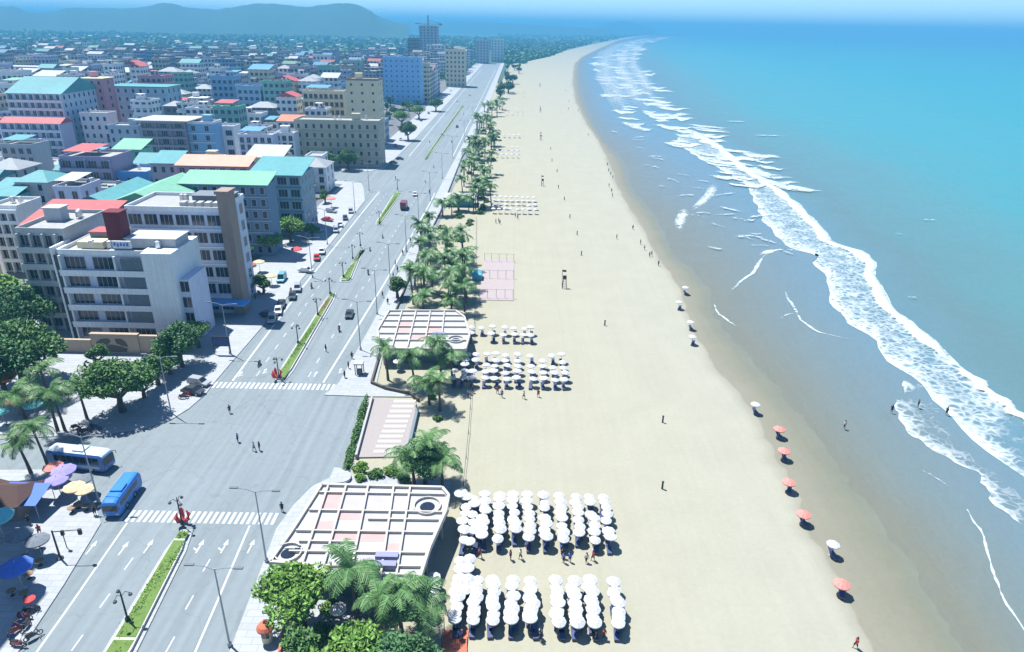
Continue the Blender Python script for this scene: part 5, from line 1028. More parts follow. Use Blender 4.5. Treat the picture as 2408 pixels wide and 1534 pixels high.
# ---------------------------------------------------------------- grid-roofed pavilions
BEAM = mat('roof_beam', (.40, .39, .35), .8, .08); PANW = mat('panel_white', (.34, .35, .37), .8, .10, .5); PANP = mat('panel_pink', (.38, .27, .265), .8, .12, .5); PANL = mat('panel_lavender', (.33, .32, .36), .8, .1, .5); TEALG = mat('pavilion_glass', (.09, .16, .18), .3, .25, .6, spec=.5)
def pavilion(label, z, outline, longs, crosses, cyl_pts, seed, tank=None, wallin=2.0):
    W3 = [P(x, y, z) for x, y in outline]; c = sum(W3, Vector()) / len(W3); t = thing('pavilion', label, 'pavilion', (c.x, c.y, 0)); O = Vector((c.x, c.y, 0))
    loc = [(p.x - O.x, p.y - O.y) for p in W3]
    q = MB(); q.prism(loc, z - .35, z); obj('roof_slab', q, t, mats=PANW)
    e = MB()
    for a, b in zip(loc, loc[1:] + loc[:1]):
        d = Vector((b[0] - a[0], b[1] - a[1])); nrm = Vector((-d.y, d.x)).normalized() * .2; e.prism([(a[0] - nrm.x, a[1] - nrm.y), (b[0] - nrm.x, b[1] - nrm.y), (b[0] + nrm.x, b[1] + nrm.y), (a[0] + nrm.x, a[1] + nrm.y)][::-1], z - .4, z + .42)
    obj('edge_beam', e, t, mats=BEAM)
    def bm(a, b, w, h):
        pa, pb = P(a[0], a[1], z) - Vector((O.x, O.y, 0)), P(b[0], b[1], z) - Vector((O.x, O.y, 0)); d = (pb - pa); nr = Vector((-d.y, d.x, 0)).normalized() * w / 2; k = MB()
        k.prism([(pa.x - nr.x, pa.y - nr.y), (pb.x - nr.x, pb.y - nr.y), (pb.x + nr.x, pb.y + nr.y), (pa.x + nr.x, pa.y + nr.y)], z, z + h); return k
    for a, b in longs: obj('roof_beam', bm(a, b, .26, .46), t, mats=BEAM)
    for a, b in crosses: obj('roof_beam', bm(a, b, .24, .40), t, mats=BEAM)
    rr = random.Random(seed)
    for i in range(len(longs) - 1):
        for j in range(len(crosses) - 1):
            (a0, a1), (b0, b1) = longs[i], longs[i + 1]; ya, yb_ = crosses[j][0][1] + 2, crosses[j + 1][0][1] - 1
            def xon(l0, l1, y): return l0[0] + (l1[0] - l0[0]) * (y - l0[1]) / (l1[1] - l0[1])
            pq = [P(xon(a0, a1, yb_) + 2, yb_, z), P(xon(b0, b1, yb_) - 2, yb_, z), P(xon(b0, b1, ya) - 2, ya, z), P(xon(a0, a1, ya) + 2, ya, z)]
            if rr.random() < .72:
                k = MB(); k.add([(v.x - O.x, v.y - O.y, z + .012) for v in pq], [(0, 1, 2, 3)]); obj('roof_panel', k, t, mats=rr.choice([PANP, PANP, PANL, PANW]))
    # inner walls and columns
    def inset(f): return [((x) * f, (y) * f) for x, y in loc]
    q = MB(); q.prism(inset(.80), .0, z - .36); obj('wall', q, t, mats=TEALG)
    col = MB(); col.lathe([(.2, 0), (.2, z - .36)], n=10); cme = col.mesh('column', BEAM)
    for x, y in inset(.93): obj('column', cme, t, loc=(x, y, 0))
    for (x, y, r_) in cyl_pts:
        v = P(x, y, z); k = MB(); k.lathe([(r_, z + .003), (r_, z + .36), (r_ - .16, z + .36), (r_ - .16, z + .02)], v.x - O.x, v.y - O.y, 20, cap=False); obj('round_upstand', k, t, mats=BEAM)
        k = MB(); k.lathe([(r_ * .55, z + .015), (r_ * .5, z + .1)], v.x - O.x, v.y - O.y, 14); obj('skylight', k, t, mats=GLASS)
    if tank:
        v = P(tank[0], tank[1], z); k = MB()
        for s in range(2): k.box(v.x - O.x - 1.4, v.x - O.x + 1.4, v.y - O.y - .3 + s * 1.5, v.y - O.y + .6 + s * 1.5, z + .02, z + .8)
        obj('plant_units', k, t, mats=CANVV if False else mat('unit_blue_grey', (.20, .21, .34), .5, .1))
    return t
pavilion('big pavilion with a grid of cream beams over pink roof panels, nearest the camera', 4.2,
         [(757, 1143), (1040, 1150), (1055, 1168), (1048, 1205), (1010, 1290), (984, 1372), (880, 1380), (764, 1362), (738, 1332), (636, 1325), (690, 1248)][::-1],
         [((772, 1147), (712, 1328)), ((814, 1147), (762, 1333)), ((866, 1147), (822, 1368)), ((926, 1148), (893, 1376)), ((965, 1148), (930, 1372))],
         [((752, 1161), (1046, 1166)), ((728, 1203), (1040, 1208)), ((866, 1224), (1032, 1226)), ((697, 1251), (1020, 1256)), ((704, 1276), (832, 1278)), ((680, 1300), (1002, 1304)), ((760, 1334), (994, 1336)), ((765, 1352), (988, 1356))],
         [(1005, 1192, 1.9), (678, 1302, 1.7)], 4, (905, 1338))
pavilion('second pavilion with a grid of thin cream beams, at the end of the palm grove', 3.9,
         [(915, 733), (1072, 733), (1092, 748), (1104, 790), (1094, 824), (893, 822), (888, 778)][::-1],
         [((945, 735), (922, 819)), ((978, 735), (958, 820)), ((1012, 735), (997, 821)), ((1045, 735), (1036, 822))],
         [((912, 743), (1084, 744)), ((905, 756), (1092, 757)), ((898, 770), (1098, 771)), ((893, 786), (1100, 787)), ((892, 802), (1098, 803))],
         [(1072, 800, 1.7)], 8, (1030, 798))
Yp = P(1078, 486).y; a, b = onY(1042, 450, Yp), onY(1118, 450, Yp)
t = thing('pavilion', 'small flat white-roofed pavilion with a teal front, in the palms near the red truck', 'pavilion', ((a.x + b.x) / 2, Yp, 0)); w = (b.x - a.x) / 2
q = MB(); q.box(-w, w, -.8, 8, 3.2, 3.6); obj('roof_slab', q, t, mats=RWHITE); q = MB(); q.box(-w + 1, w - 1, .3, 7, 0, 3.19); obj('wall', q, t, mats=TEALW)
q = MB(); q.box(-w + .3, w - .3, -.79, -.5, 2.2, 3.19); obj('fascia', q, t, mats=CANVT)
p = P(1122, 655); t = thing('tent', 'small turquoise tent between the palms and the pink deck', 'tent', (p.x, p.y, -.05)); q = MB(); q.prism([(-1.3, -1.8), (1.3, -1.8), (1.3, 1.8), (-1.3, 1.8)], 0, 1.7); q.add([(-1.4, -1.9, 1.7), (1.4, -1.9, 1.7), (1.4, 1.9, 1.7), (-1.4, 1.9, 1.7), (0, 0, 2.9)], [(0, 1, 4), (1, 2, 4), (2, 3, 4), (3, 0, 4)]); obj('canopy', q, t, mats=mat('turquoise_canvas', (.08, .36, .46), .6, .06))
# striped plaza with its side walls and curved steps
a = [P(x, y) for x, y in [(838, 1078), (955, 1076), (980, 950), (880, 938)]]; c = sum(a, Vector()) / 4
t = thing('plaza', 'striped paved plaza of pale slabs between the junction and the sand', 'plaza', (c.x, c.y, 0)); q = MB(); q.prism([(v.x - c.x, v.y - c.y) for v in a], -.2, .22); obj('floor', q, t, mats=mat('speckled_paving', (.27, .25, .245), .85, .3, 5))
for k in range(11):
    f = k / 10; xl_, yy, wl = 925 - 47 * f, 946 + 118 * f, 52 + 4 * f
    v = [P(xl_, yy + 4.2), P(xl_ + wl, yy + 4.2), P(xl_ + wl + 1.5, yy - 3), P(xl_ + 1.5, yy - 3)]; q = MB(); q.prism([(u.x - c.x, u.y - c.y) for u in v], .2, .26); obj('slab_strip', q, t, mats=mat('strip_stone', (.37, .35, .33), .8, .08))
def wall_run(name, label, pts, w, h, m, cat='low wall'):
    p0 = P(*pts[0]); t = thing(name, label, cat, (p0.x, p0.y, 0)); q = MB()
    for u, v in zip(pts, pts[1:]):
        s, e = P(*u) - p0, P(*v) - p0; d = (e - s).normalized(); n = Vector((-d.y, d.x, 0)) * w / 2; s = s - d * .02; q.prism([(s.x - n.x, s.y - n.y), (e.x - n.x, e.y - n.y), (e.x + n.x, e.y + n.y), (s.x + n.x, s.y + n.y)], -.3, h)
    obj('wall', q, t, mats=m); return t
wall_run('low_wall', 'low grey wall between the hedge and the striped plaza', [(876, 940), (838, 1080)], .35, .9, CONC); wall_run('low_wall', 'low slate-topped wall on the sand side of the striped plaza', [(982, 968), (958, 1072)], .5, .9, mat('slate_cap', (.13, .17, .20), .6, .15))
wall_run('low_wall', 'dark retaining wall turning the corner below the second pavilion', [(893, 838), (874, 904), (905, 917), (965, 930), (985, 945)], .4, .75, mat('dark_stone', (.09, .08, .07), .85, .25, 2)); wall_run('low_wall', 'thin dark kerb wall between the promenade and the palm grove', [(926, 745), (985, 600), (1035, 502), (1086, 372), (1132, 300)], .3, .6, mat('dark_stone', (.09, .08, .07)))
p = P(808, 1130); t = thing('steps', 'curved pale steps beside the pavilion corner', 'steps', (p.x, p.y, 0))
for k in range(4):
    q = MB(); q.prism([(-2.2 + k * .5 + math.cos(an) * (3.4 - k * .5), math.sin(an) * (3.0 - k * .5)) for an in [i * math.pi / 10 for i in range(-5, 6)]], .15 + k * .13, .28 + k * .13); obj('step', q, t, mats=PAVE)
# ---------------------------------------------------------------- street lamps
def lamp_proto(h=11.3, arm=2.6):
    t = thing('street_lamp', 'x', 'street lamp'); q = MB(); q.tube([(0, 0, 0), (0, 0, h)], [.13, .07], 8); q.lathe([(.26, 0), (.26, .5), (.15, .6)], n=8); obj('pole', q, t, mats=STEEL)
    q = MB(); q.tube([(-arm, 0, h + .5), (-arm * .4, 0, h + .25), (0, 0, h - .2), (arm * .4, 0, h + .1), (arm, 0, h + .15)], .06, 5); obj('arm', q, t, mats=STEEL)
    for s in (-1, 1):
        q = MB(); q.box(-.5, .5, -.16, .16, -.08, .06); obj('lamp_head', q, t, loc=(s * arm, 0, h + (.5 if s < 0 else .15)), mats=mat('lamp_head_grey', (.12, .14, .16), .4, .1))
    return t
SLP = lamp_proto()
for i, (x, y) in enumerate([(627, 1321), (848, 823), (887, 739), (918, 668), (956, 592), (985, 530), (1012, 472), (1040, 420), (1065, 372), (1092, 330), (1112, 290)]): place(SLP, P(x, y, .15), 0, 'tall double-arm street lamp on the promenade side, %s from the camera' % ('second' if i == 0 else ordn(i + 1)), 'street lamps along the promenade')
p = P(627, 1321, .15); place(SLP, (p.x + .3, p.y - 13.2, .15), 0, 'double-arm street lamp whose foot is below the bottom edge', 'street lamps along the promenade')
for i, (x, y) in enumerate([(403, 972), (232, 1180), (541, 832), (735, 652), (770, 575), (835, 500), (868, 448), (900, 372), (965, 310)]): place(SLP, P(x, y, .15), 0, 'tall grey street lamp on the town side, %s from the camera' % ordn([1, 0, 2, 3, 4, 5, 6, 7, 8][i]), 'street lamps along the town side')
def median_lamp():
    t = thing('ornamental_lamp', 'x', 'lamp post'); q = MB(); q.lathe([(.28, .4), (.28, .9), (.12, 1.1), (.09, 4.4), (.05, 5.0)], n=8); obj('post', q, t, mats=DARK)
    for k in range(3):
        a = k * 2.094 + .3; q = MB(); q.tube([(0, 0, 4.2), (math.cos(a) * .5, math.sin(a) * .5, 4.8), (math.cos(a) * .95, math.sin(a) * .95, 4.5)], .04, 5); br = obj('bracket', q, t, mats=DARK)
        q = MB(); q.lathe([(.04, 4.5), (.2, 4.4), (.24, 4.2), (.1, 4.05)], math.cos(a) * .95, math.sin(a) * .95, 8); obj('lantern', q, br, mats=mat('lantern', (.10, .11, .12), .4, .1))
    return t
ML = median_lamp()
for i, (x, y) in enumerate([(303, 1466), (430, 1238), (657, 893), (702, 812), (748, 745), (777, 695), (808, 655), (830, 612), (848, 582), (893, 528), (935, 448)]): place(ML, P(x, y, .1), i * 1.1, 'dark three-branched lamp in the median planters, %s from the camera' % ordn(i), 'ornamental lamps down the median')
def tulip(x, y, lb):
    p = P(x, y); t = thing('flower_sculpture', lb, 'sculpture', (p.x, p.y, .4))
    for k in range(3):
        a = k * 2.094; q = MB(); d = Vector((math.cos(a), math.sin(a), 0)); q.tube([Vector((0, 0, 0)), d * .7 + Vector((0, 0, .5)), d * .95 + Vector((0, 0, 1.3)), d * .7 + Vector((0, 0, 2.0))], [.12, .32, .30, .05], 7); obj('petal', q, t, mats=CANVR)
tulip(433, 1232, 'red tulip sculpture at the median end by the near crossing'); tulip(652, 893, 'red tulip sculpture at the median end by the far crossing')
# ---------------------------------------------------------------- vehicles
CG = mat('vehicle_glass', (.02, .025, .03), .1, .2, spec=.6)
def wheel(t, x, y, r, w=.28):
    q = MB(); q.tube([(x - w / 2, y, r), (x + w / 2, y, r)], r, 14); o = obj('wheel', q, t, mats=RUBBER); q = MB(); q.tube([(x - w / 2 - .01, y, r), (x + w / 2 + .01, y, r)], r * .55, 10); obj('rim', q, o, mats=STAIN)
def coach(label, body, roof, loc, rz, L=11.5, W=2.5, H=3.3, stripe=None):
    """nose towards -Y"""
    t = thing('coach', label, 'coach', loc, rz); hw = W / 2; c = .25
    def ringp(y, z0, z1, k): return [(-hw + k, y, z0), (hw - k, y, z0), (hw, y, z0 + .3), (hw, y, z1 - .5), (hw - .15 - k, y, z1 - .12), (hw - .5 - k, y, z1), (-hw + .5 + k, y, z1), (-hw + .15 + k, y, z1 - .12), (-hw, y, z1 - .5), (-hw, y, z0 + .3)]
    secs = [(-L / 2, .45, H - .5, .12), (-L / 2 + .12, .38, H - .25, .05), (-L / 2 + .6, .35, H, 0), (L / 2 - .3, .35, H, 0), (L / 2, .45, H - .2, .08)]
    vs = []; fs = []
    for y, z0, z1, k in secs: vs += ringp(y, z0, z1, k)
    for j in range(4):
        for i in range(10): fs.append((j * 10 + i, j * 10 + (i + 1) % 10, (j + 1) * 10 + (i + 1) % 10, (j + 1) * 10 + i)[::-1])
    fs += [tuple(range(10)), tuple(range(49, 39, -1))]; q = MB(); q.add(vs, fs); q.m = [1 if (f[0] % 10 in (4, 5, 6)) and len(f) == 4 else 0 for f in fs]; obj('body', q, t, mats=[body, roof])
    q = MB(); q.box(-hw + .15, hw - .15, -L / 2 - .03, -L / 2 + .1, 1.25, H - .75); obj('windscreen', q, t, mats=CG)
    for s in (-1, 1):
        n = 7; l = (L - 2.0) / n
        for k in range(n): y0 = -L / 2 + .8 + k * l; q = MB(); q.box(*(sorted((s * (hw - .02), s * (hw + .025)))), y0, y0 + l - .12, 1.55, H - .65); obj('window', q, t, mats=CG)
        if stripe: q = MB(); q.box(*(sorted((s * (hw - .02), s * (hw + .03)))), -L / 2 + .8, L / 2 - .5, .75, 1.2); obj('stripe', q, t, mats=stripe)
        wheel(t, s * (hw - .12), -L / 2 + 2.3, .5); wheel(t, s * (hw - .12), L / 2 - 2.6, .5)
        q = MB(); q.box(s * .85 - .2, s * .85 + .2, -L / 2 - .04, -L / 2 + .05, .65, .85); obj('headlight', q, t, mats=STAIN)
        q = MB(); q.tube([(s * (hw - .1), -L / 2 + .1, H - .6), (s * (hw + .25), -L / 2 - .25, H - .7), (s * (hw + .25), -L / 2 - .25, H - 1.2)], .05, 5); obj('mirror', q, t, mats=DARK)
    q = MB(); q.box(-.8, .8, -1.4, .4, H - .02, H + .22); obj('roof_unit', q, t, mats=roof); return t
def vpaint(n, c): return mat('paint_' + n, c, .3, .05, spec=.6)
a, b = P(250, 1113), P(118, 1098); mid = (a + b) / 2
coach('blue and white coach parked side-on at the left of the junction', vpaint('coach_blue', (.05, .16, .42)), vpaint('coach_white', (.42, .50, .58)), (mid.x + .2, mid.y + 1.0, 0), R(90) + math.atan2(a.y - b.y, a.x - b.x), stripe=vpaint('coach_white', (0, 0, 0)), L=(a - b).length)
a, b = P(277, 1222), P(300, 1150); mid = (a + b) / 2
coach('plain bright blue minibus waiting nose-on beside the near crossing', vpaint('bus_blue', (.03, .17, .50)), vpaint('bus_blue', (0, 0, 0)), (mid.x, mid.y + .4, 0), R(4), L=7.4, W=2.3, H=2.9)
def car_proto(paint, L=4.3, W=1.75, H=1.5, label='x', name='car', boxy=False):
    t = thing(name, label, 'car' if name == 'car' else name); hw = W / 2
    pr_ = [(-L / 2, .45), (-L / 2 + .05, .75), (-L / 2 + 1.0, .92), (-L / 2 + 1.7, H), (L / 2 - (1.2 if not boxy else .3), H), (L / 2 - (.5 if not boxy else .05), .95), (L / 2, .85), (L / 2, .4)]
    vs = [(-hw * (.8 if z > 1 else 1), y, z) for y, z in pr_] + [(hw * (.8 if z > 1 else 1), y, z) for y, z in pr_]; n = len(pr_)
    q = MB(); q.add(vs, [tuple(range(n)), tuple(range(2 * n - 1, n - 1, -1))] + [(i, n + i, n + (i + 1) % n, (i + 1) % n) for i in range(n)]); obj('body', q, t, mats=paint)
    q = MB(); q.add([(-hw * .8, -L / 2 + 1.0 - .02, .96), (hw * .8, -L / 2 + .98, .96), (hw * .7, -L / 2 + 1.62, H - .05), (-hw * .7, -L / 2 + 1.62, H - .05)], [(0, 1, 2, 3)]); obj('windscreen', q, t, mats=CG)
    q = MB(); q.add([(-hw * .8, L / 2 - .55, 1.0), (hw * .8, L / 2 - .55, 1.0), (hw * .7, L / 2 - 1.12, H - .04), (-hw * .7, L / 2 - 1.12, H - .04)] if not boxy else [(-hw * .7, L / 2 - .04, 1.0), (hw * .7, L / 2 - .04, 1.0), (hw * .66, L / 2 - .2, H - .1), (-hw * .66, L / 2 - .2, H - .1)], [(3, 2, 1, 0)]); obj('rear_window', q, t, mats=CG)
    for s in (-1, 1):
        q = MB(); q.add([(s * (hw * .93 + .02), -L / 2 + 1.25, 1.0), (s * (hw * .93 + .02), L / 2 - 1.0, 1.0), (s * (hw * .8 + .02), L / 2 - 1.3, H - .08), (s * (hw * .8 + .02), -L / 2 + 1.75, H - .08)], [(0, 1, 2, 3)]); obj('side_window', q, t, mats=CG)
        for y in (-L / 2 + .85, L / 2 - .85): wheel(t, s * (hw - .1), y, .32, .22)
        q = MB(); q.box(s * .6 - .15, s * .6 + .15, -L / 2 - .02, -L / 2 + .05, .6, .74); obj('headlight', q, t, mats=STAIN)
    return t
CARS = {'dark': car_proto(vpaint('dark', (.03, .04, .05))), 'white': car_proto(vpaint('white', (.5, .52, .54))), 'silver': car_proto(vpaint('silver', (.28, .30, .33)), boxy=True, H=1.65), 'red': car_proto(vpaint('red', (.40, .03, .03))), 'teal': car_proto(vpaint('teal', (.10, .32, .38)), boxy=True, L=4.9, H=2.1, W=1.9)}
for c, x, y, rz, lb in [('dark', 822, 744, .1, 'driving down the right carriageway north of the far crossing'), ('dark', 662, 720, .2, 'parked on the town pavement opposite the red flower bed'), ('teal', 663, 660, .1, 'parked beside the fruit stalls under the trees'), ('dark', 632, 745, 1.2, 'parked across the pavement beside the corner hotel'), ('white', 976, 460, .1, 'driving behind the red truck'), ('white', 720, 640, 1.4, 'parked on the bright forecourt of the teal-roofed block'), ('silver', 780, 500, 1.2, 'parked on the forecourt nearest the second junction'),
                        ('red', 770, 520, 1.3, 'parked on the forecourt among the silver cars'), ('silver', 745, 545, 1.2, 'parked on the forecourt under the small palm'), ('dark', 940, 376, 1.5, 'leaving the side street at the second junction'), ('white', 905, 350, .1, 'parked beyond the second junction on the town side'), ('dark', 925, 385, 1.4, 'queueing in the side street at the second junction'), ('silver', 1040, 320, .1, 'driving away on the far left carriageway'), ('dark', 1075, 300, .1, 'driving on the far right carriageway'), ('white', 1105, 225, .1, 'far off near the end of the avenue'),
                        ('silver', 470, 905, 1.3, 'parked in the shade at the curved pavement corner'), ('dark', 455, 925, 1.3, 'parked nearest the kerb at the curved pavement corner'), ('silver', 115, 760, 1.5, 'parked under the trees at the left edge'), ('red', 130, 752, 1.5, 'parked beside the silver car at the left edge')]:
    place(CARS[c], P(x, y, 0 if x > 800 else .15), rz, '%s car %s' % (c if c != 'teal' else 'teal boxy', lb), None)
for i, (x, y) in enumerate([(640, 755), (655, 735), (688, 700), (700, 682), (745, 610), (757, 595), (790, 545), (800, 532), (812, 516), (825, 500), (930, 345), (942, 330), (955, 318), (970, 305), (990, 285), (1008, 268), (1030, 245), (1060, 215)]):
    place(CARS[['silver', 'white', 'dark', 'silver', 'red', 'white'][i % 6]], P(x, y, .15), .25, '%s car parked along the town-side kerb, %s of the row from the near end' % (['silver', 'white', 'dark', 'silver', 'red', 'white'][i % 6], ordn(i)), 'cars parked along the town-side kerb')
p = P(950, 492); t = thing('truck', 'dark red box truck with a white cab on the right carriageway', 'truck', (p.x, p.y, 0), .02); q = MB(); q.box(-1.1, 1.1, -2.6, 2.2, .8, 3.1); obj('cargo_box', q, t, mats=vpaint('oxide', (.16, .03, .04))); q = MB(); q.prism([(-1, 2.3), (1, 2.3), (1, 4.1), (-1, 4.1)], .5, 2.4, [(-.95, 2.4), (.95, 2.4), (.95, 3.7), (-.95, 3.7)]); obj('cab', q, t, mats=vpaint('white', (0, 0, 0)))
q = MB(); q.box(-.95, .95, -2.6, 4.0, .45, .79); obj('chassis', q, t, mats=DARK)
for s in (-.9, .9):
    for y in (-1.6, 3.2): wheel(t, s, y, .45)
def bike_proto(rider, label='x'):
    t = thing('motorbike', label, 'motorbike'); 
    for y in (-.6, .6):
        q = MB(); pts = [(0, y + math.cos(k * math.pi / 6) * .27, .3 + math.sin(k * math.pi / 6) * .27) for k in range(13)]; q.tube(pts, .055, 6, cap=False); obj('wheel', q, t, mats=RUBBER)
    q = MB(); q.prism([(-.12, -.35), (.12, -.35), (.16, .1), (.12, .6), (-.12, .6), (-.16, .1)], .3, .72, [(-.1, -.2), (.1, -.2), (.13, .1), (.1, .7), (-.1, .7), (-.13, .1)]); q.tube([(0, -.6, .3), (0, -.4, .95)], .05, 6); obj('body', q, t, mats=rider)
    q = MB(); q.box(-.13, .13, -.05, .65, .725, .82); obj('seat', q, t, mats=CLOTHD); q = MB(); q.tube([(-.33, -.35, 1.0), (0, -.42, .97), (.33, -.35, 1.0)], .025, 5); obj('handlebar', q, t, mats=DARK); return t
BK = [bike_proto(vpaint('bike_dark', (.03, .03, .05))), bike_proto(vpaint('bike_red', (.35, .03, .04))), bike_proto(vpaint('bike_blue', (.04, .08, .25)))]
def sit_rider(x, y, z, rz, shirt, label):
    t = thing('person', label, 'person', (x, y, z), rz); q = MB()
    # seated body grown along joints, one surface
    me = bpy.data.meshes.new('sk'); J = {'hip': (0, .2, .9), 'chest': (0, .1, 1.28), 'neck': (0, .06, 1.42), 'head': (0, .03, 1.57), 'top': (0, .04, 1.68)}
    for s, n in ((1, 'l'), (-1, 'r')): J['th' + n] = (s * .12, .12, .86); J['kn' + n] = (s * .2, -.28, .82); J['an' + n] = (s * .19, -.22, .42); J['to' + n] = (s * .19, -.38, .38); J['sh' + n] = (s * .19, .08, 1.38); J['el' + n] = (s * .3, -.1, 1.15); J['ha' + n] = (s * .3, -.36, 1.05)
    rad = {'hip': .15, 'chest': .16, 'neck': .055, 'head': .11, 'top': .08, 'th': .09, 'kn': .06, 'an': .045, 'to': .035, 'sh': .06, 'el': .045, 'ha': .035}; ks = list(J); ed = [('hip', 'chest'), ('chest', 'neck'), ('neck', 'head'), ('head', 'top')]
    for n in 'lr': ed += [('hip', 'th' + n), ('th' + n, 'kn' + n), ('kn' + n, 'an' + n), ('an' + n, 'to' + n), ('chest', 'sh' + n), ('sh' + n, 'el' + n), ('el' + n, 'ha' + n)]
    me.from_pydata([J[k] for k in ks], [(ks.index(a), ks.index(b)) for a, b in ed], []); o = bpy.data.objects.new('sk', me); C.objects.link(o); o.modifiers.new('s', 'SKIN'); sv = me.skin_vertices[0].data
    for i, k in enumerate(ks): r = rad.get(k, rad.get(k[:2], .05)); sv[i].radius = (r, r); sv[i].use_root = (k == 'hip')
    o.modifiers.new('u', 'SUBSURF').levels = 1; bpy.context.view_layer.update(); out = bpy.data.meshes.new_from_object(o.evaluated_get(bpy.context.evaluated_depsgraph_get())); bpy.data.objects.remove(o); out.materials.clear(); out.materials.append(SKIN); obj('body', out, t)
    q = MB(); q.tube([(0, .2, .88), (0, .1, 1.28), (0, .08, 1.44)], [.175, .19, .1], 10); obj('shirt', q, t, mats=shirt); q = MB(); q.lathe([(.13, 1.56), (.145, 1.66), (.1, 1.77), (.02, 1.8)], 0, .04, 10); obj('helmet', q, t, mats=CLOTHW); return t
for i, (x, y, k, sh, lb) in enumerate([(733, 678, 0, CLOTHW, 'riding down the left carriageway beside the red flower bed'), (866, 646, 2, CLOTHD, 'riding on the right carriageway past the short planter'), (798, 780, 0, CLOTHD, 'riding on the right carriageway near the second pavilion'), (685, 690, 1, CLOTHD, 'riding along the town kerb'), (1010, 455, 0, CLOTHD, 'riding beside the promenade past the red truck')]):
    p = P(x, y); rz = .15 if i != 0 else .1; place(BK[k], (p.x, p.y, 0), rz, 'motorbike %s' % lb, None); sit_rider(p.x, p.y, 0, rz, sh, 'person on the motorbike %s' % lb)
vr = random.Random(77); vr2 = random.Random(5)
for i, (x, y) in enumerate([(610, 860), (900, 560), (870, 590), (1000, 430), (930, 420), (1020, 395), (1062, 335), (1010, 335), (1090, 270), (1120, 205)]):
    place(BK[i % 3], P(x, y, 0), vr2.uniform(-.2, .2), '%s motorbike standing out on the avenue, %s from the camera' % (['dark', 'red', 'blue'][i % 3], ordn(i)), 'motorbikes on the avenue', 1.15)
for i, (x, y) in enumerate([(180, 1008), (190, 1015), (185, 1022), (200, 1018), (215, 1012), (228, 1010), (432, 938), (442, 932), (455, 915), (75, 1440), (60, 1455), (50, 1470), (62, 1478), (38, 1488), (28, 1500), (80, 1500), (45, 1520), (1075, 240), (600, 700), (610, 692), (622, 684)]):
    wh = 'in the cluster on the pavement corner behind the coach' if i < 6 else 'at the curved pavement corner' if i < 9 else 'in the heap at the lower left corner' if i < 17 else 'far up the avenue' if i == 17 else 'in the hotel forecourt shade'
    place(BK[i % 3], P(x, y, .15 if i != 17 else 0), vr.uniform(0, 3), '%s motorbike, %s parked %s' % (['dark', 'red', 'blue'][i % 3], ordn([0, 1, 2, 3, 4, 5, 0, 1, 2, 0, 1, 2, 3, 4, 5, 6, 7, 0, 0, 1, 2][i]), wh), 'parked motorbikes', 1.1)
# ---------------------------------------------------------------- stalls, signs, walls on the town side
for x, y, canv, nm, lb, s in [(20, 935, CANVO, 'orange', 'big orange parasol at the left edge', 2.0), (42, 975, CANVP, 'pink', 'pink parasol beside the teal one at the left pavement', 1.3), (88, 985, CANVT, 'teal', 'teal parasol over the pavement tables', 1.35), (70, 962, CANVP, 'pink', 'small pink parasol behind the teal one', 1.0), (12, 1000, CANVT, 'teal', 'teal parasol cut by the left edge', 1.3),
                              (135, 1132, CANVP, 'pink', 'pink parasol in front of the coach', 1.25), (162, 1148, CANVV, 'violet', 'violet parasol in front of the coach, upper', 1.5), (145, 1168, CANVV, 'violet', 'violet parasol lower left of the stall group', 1.4), (205, 1160, DGREY, 'dark', 'dark parasol right of the violet ones', 1.2), (185, 1182, CANVC, 'cream', 'cream parasol in the stall group', 1.3), (208, 1185, CANVC, 'cream', 'cream parasol nearest the blue minibus', 1.2),
                              (55, 1385, CANVB, 'blue', 'large blue and white parasol in deep shade at the lower left', 1.65), (10, 1270, CANVT, 'teal', 'teal parasol in shade at the left edge', 1.8), (75, 1428, CANVR, 'red', 'small red parasol at the edge of the shade', .6), (60, 1300, DGREY, 'dark', 'dark parasol over the shaded tables', 1.4), (100, 1310, DGREY, 'dark', 'dark parasol at the front of the shaded tables', 1.3),
                              (700, 610, CANVR, 'red', 'red parasol on the town pavement near the teal car', 1.5), (590, 650, TERR, 'brown', 'brown parasol under the olive tree', 1.6), (612, 640, CANVC, 'cream', 'cream parasol under the olive tree', 1.4), (640, 672, CANVC, 'cream', 'cream parasol left of the teal car', 1.3), (735, 500, CANVC, 'cream', 'cream parasol on the bright forecourt', 1.3), (780, 488, CANVP, 'salmon', 'salmon parasol on the bright forecourt', 1.6), (716, 560, CANVC, 'pale', 'pale parasol beside the round green tree', 1.3)]:
    t = parasol_proto(lb, canv, r=1.15, h=2.2, name='market_parasol'); t.location = P(x, y, .15); t.scale = (s,) * 3
# shaded pavilion with upturned eaves at the lower left
p = P(20, 1225); t = thing('tea_house', 'dark brown tea house with upturned eaves in shade at the left edge', 'tea house', (p.x - 1, p.y, .15)); q = MB(); q.box(-3.5, 3.5, 0, 6, 0, 3); t.scale = (.8, .8, .8); obj('wall', q, t, mats=BROWN)
q = MB(); q.add([(-4.6, -1, 3.7), (-2.5, -1, 3.05), (2.5, -1, 3.05), (4.6, -1, 3.7), (4.6, 7, 3.7), (2.5, 7, 3.05), (-2.5, 7, 3.05), (-4.6, 7, 3.7), (-2.2, 3, 5.2), (2.2, 3, 5.2)], [(0, 1, 8), (1, 2, 9, 8), (2, 3, 9), (3, 4, 9), (4, 5, 9), (5, 6, 8, 9), (6, 7, 8), (7, 0, 8), (0, 7, 6, 5, 4, 3, 2, 1)]); obj('roof', q, t, mats=mat('dark_tiles', (.07, .04, .035), .8, .2, 3))
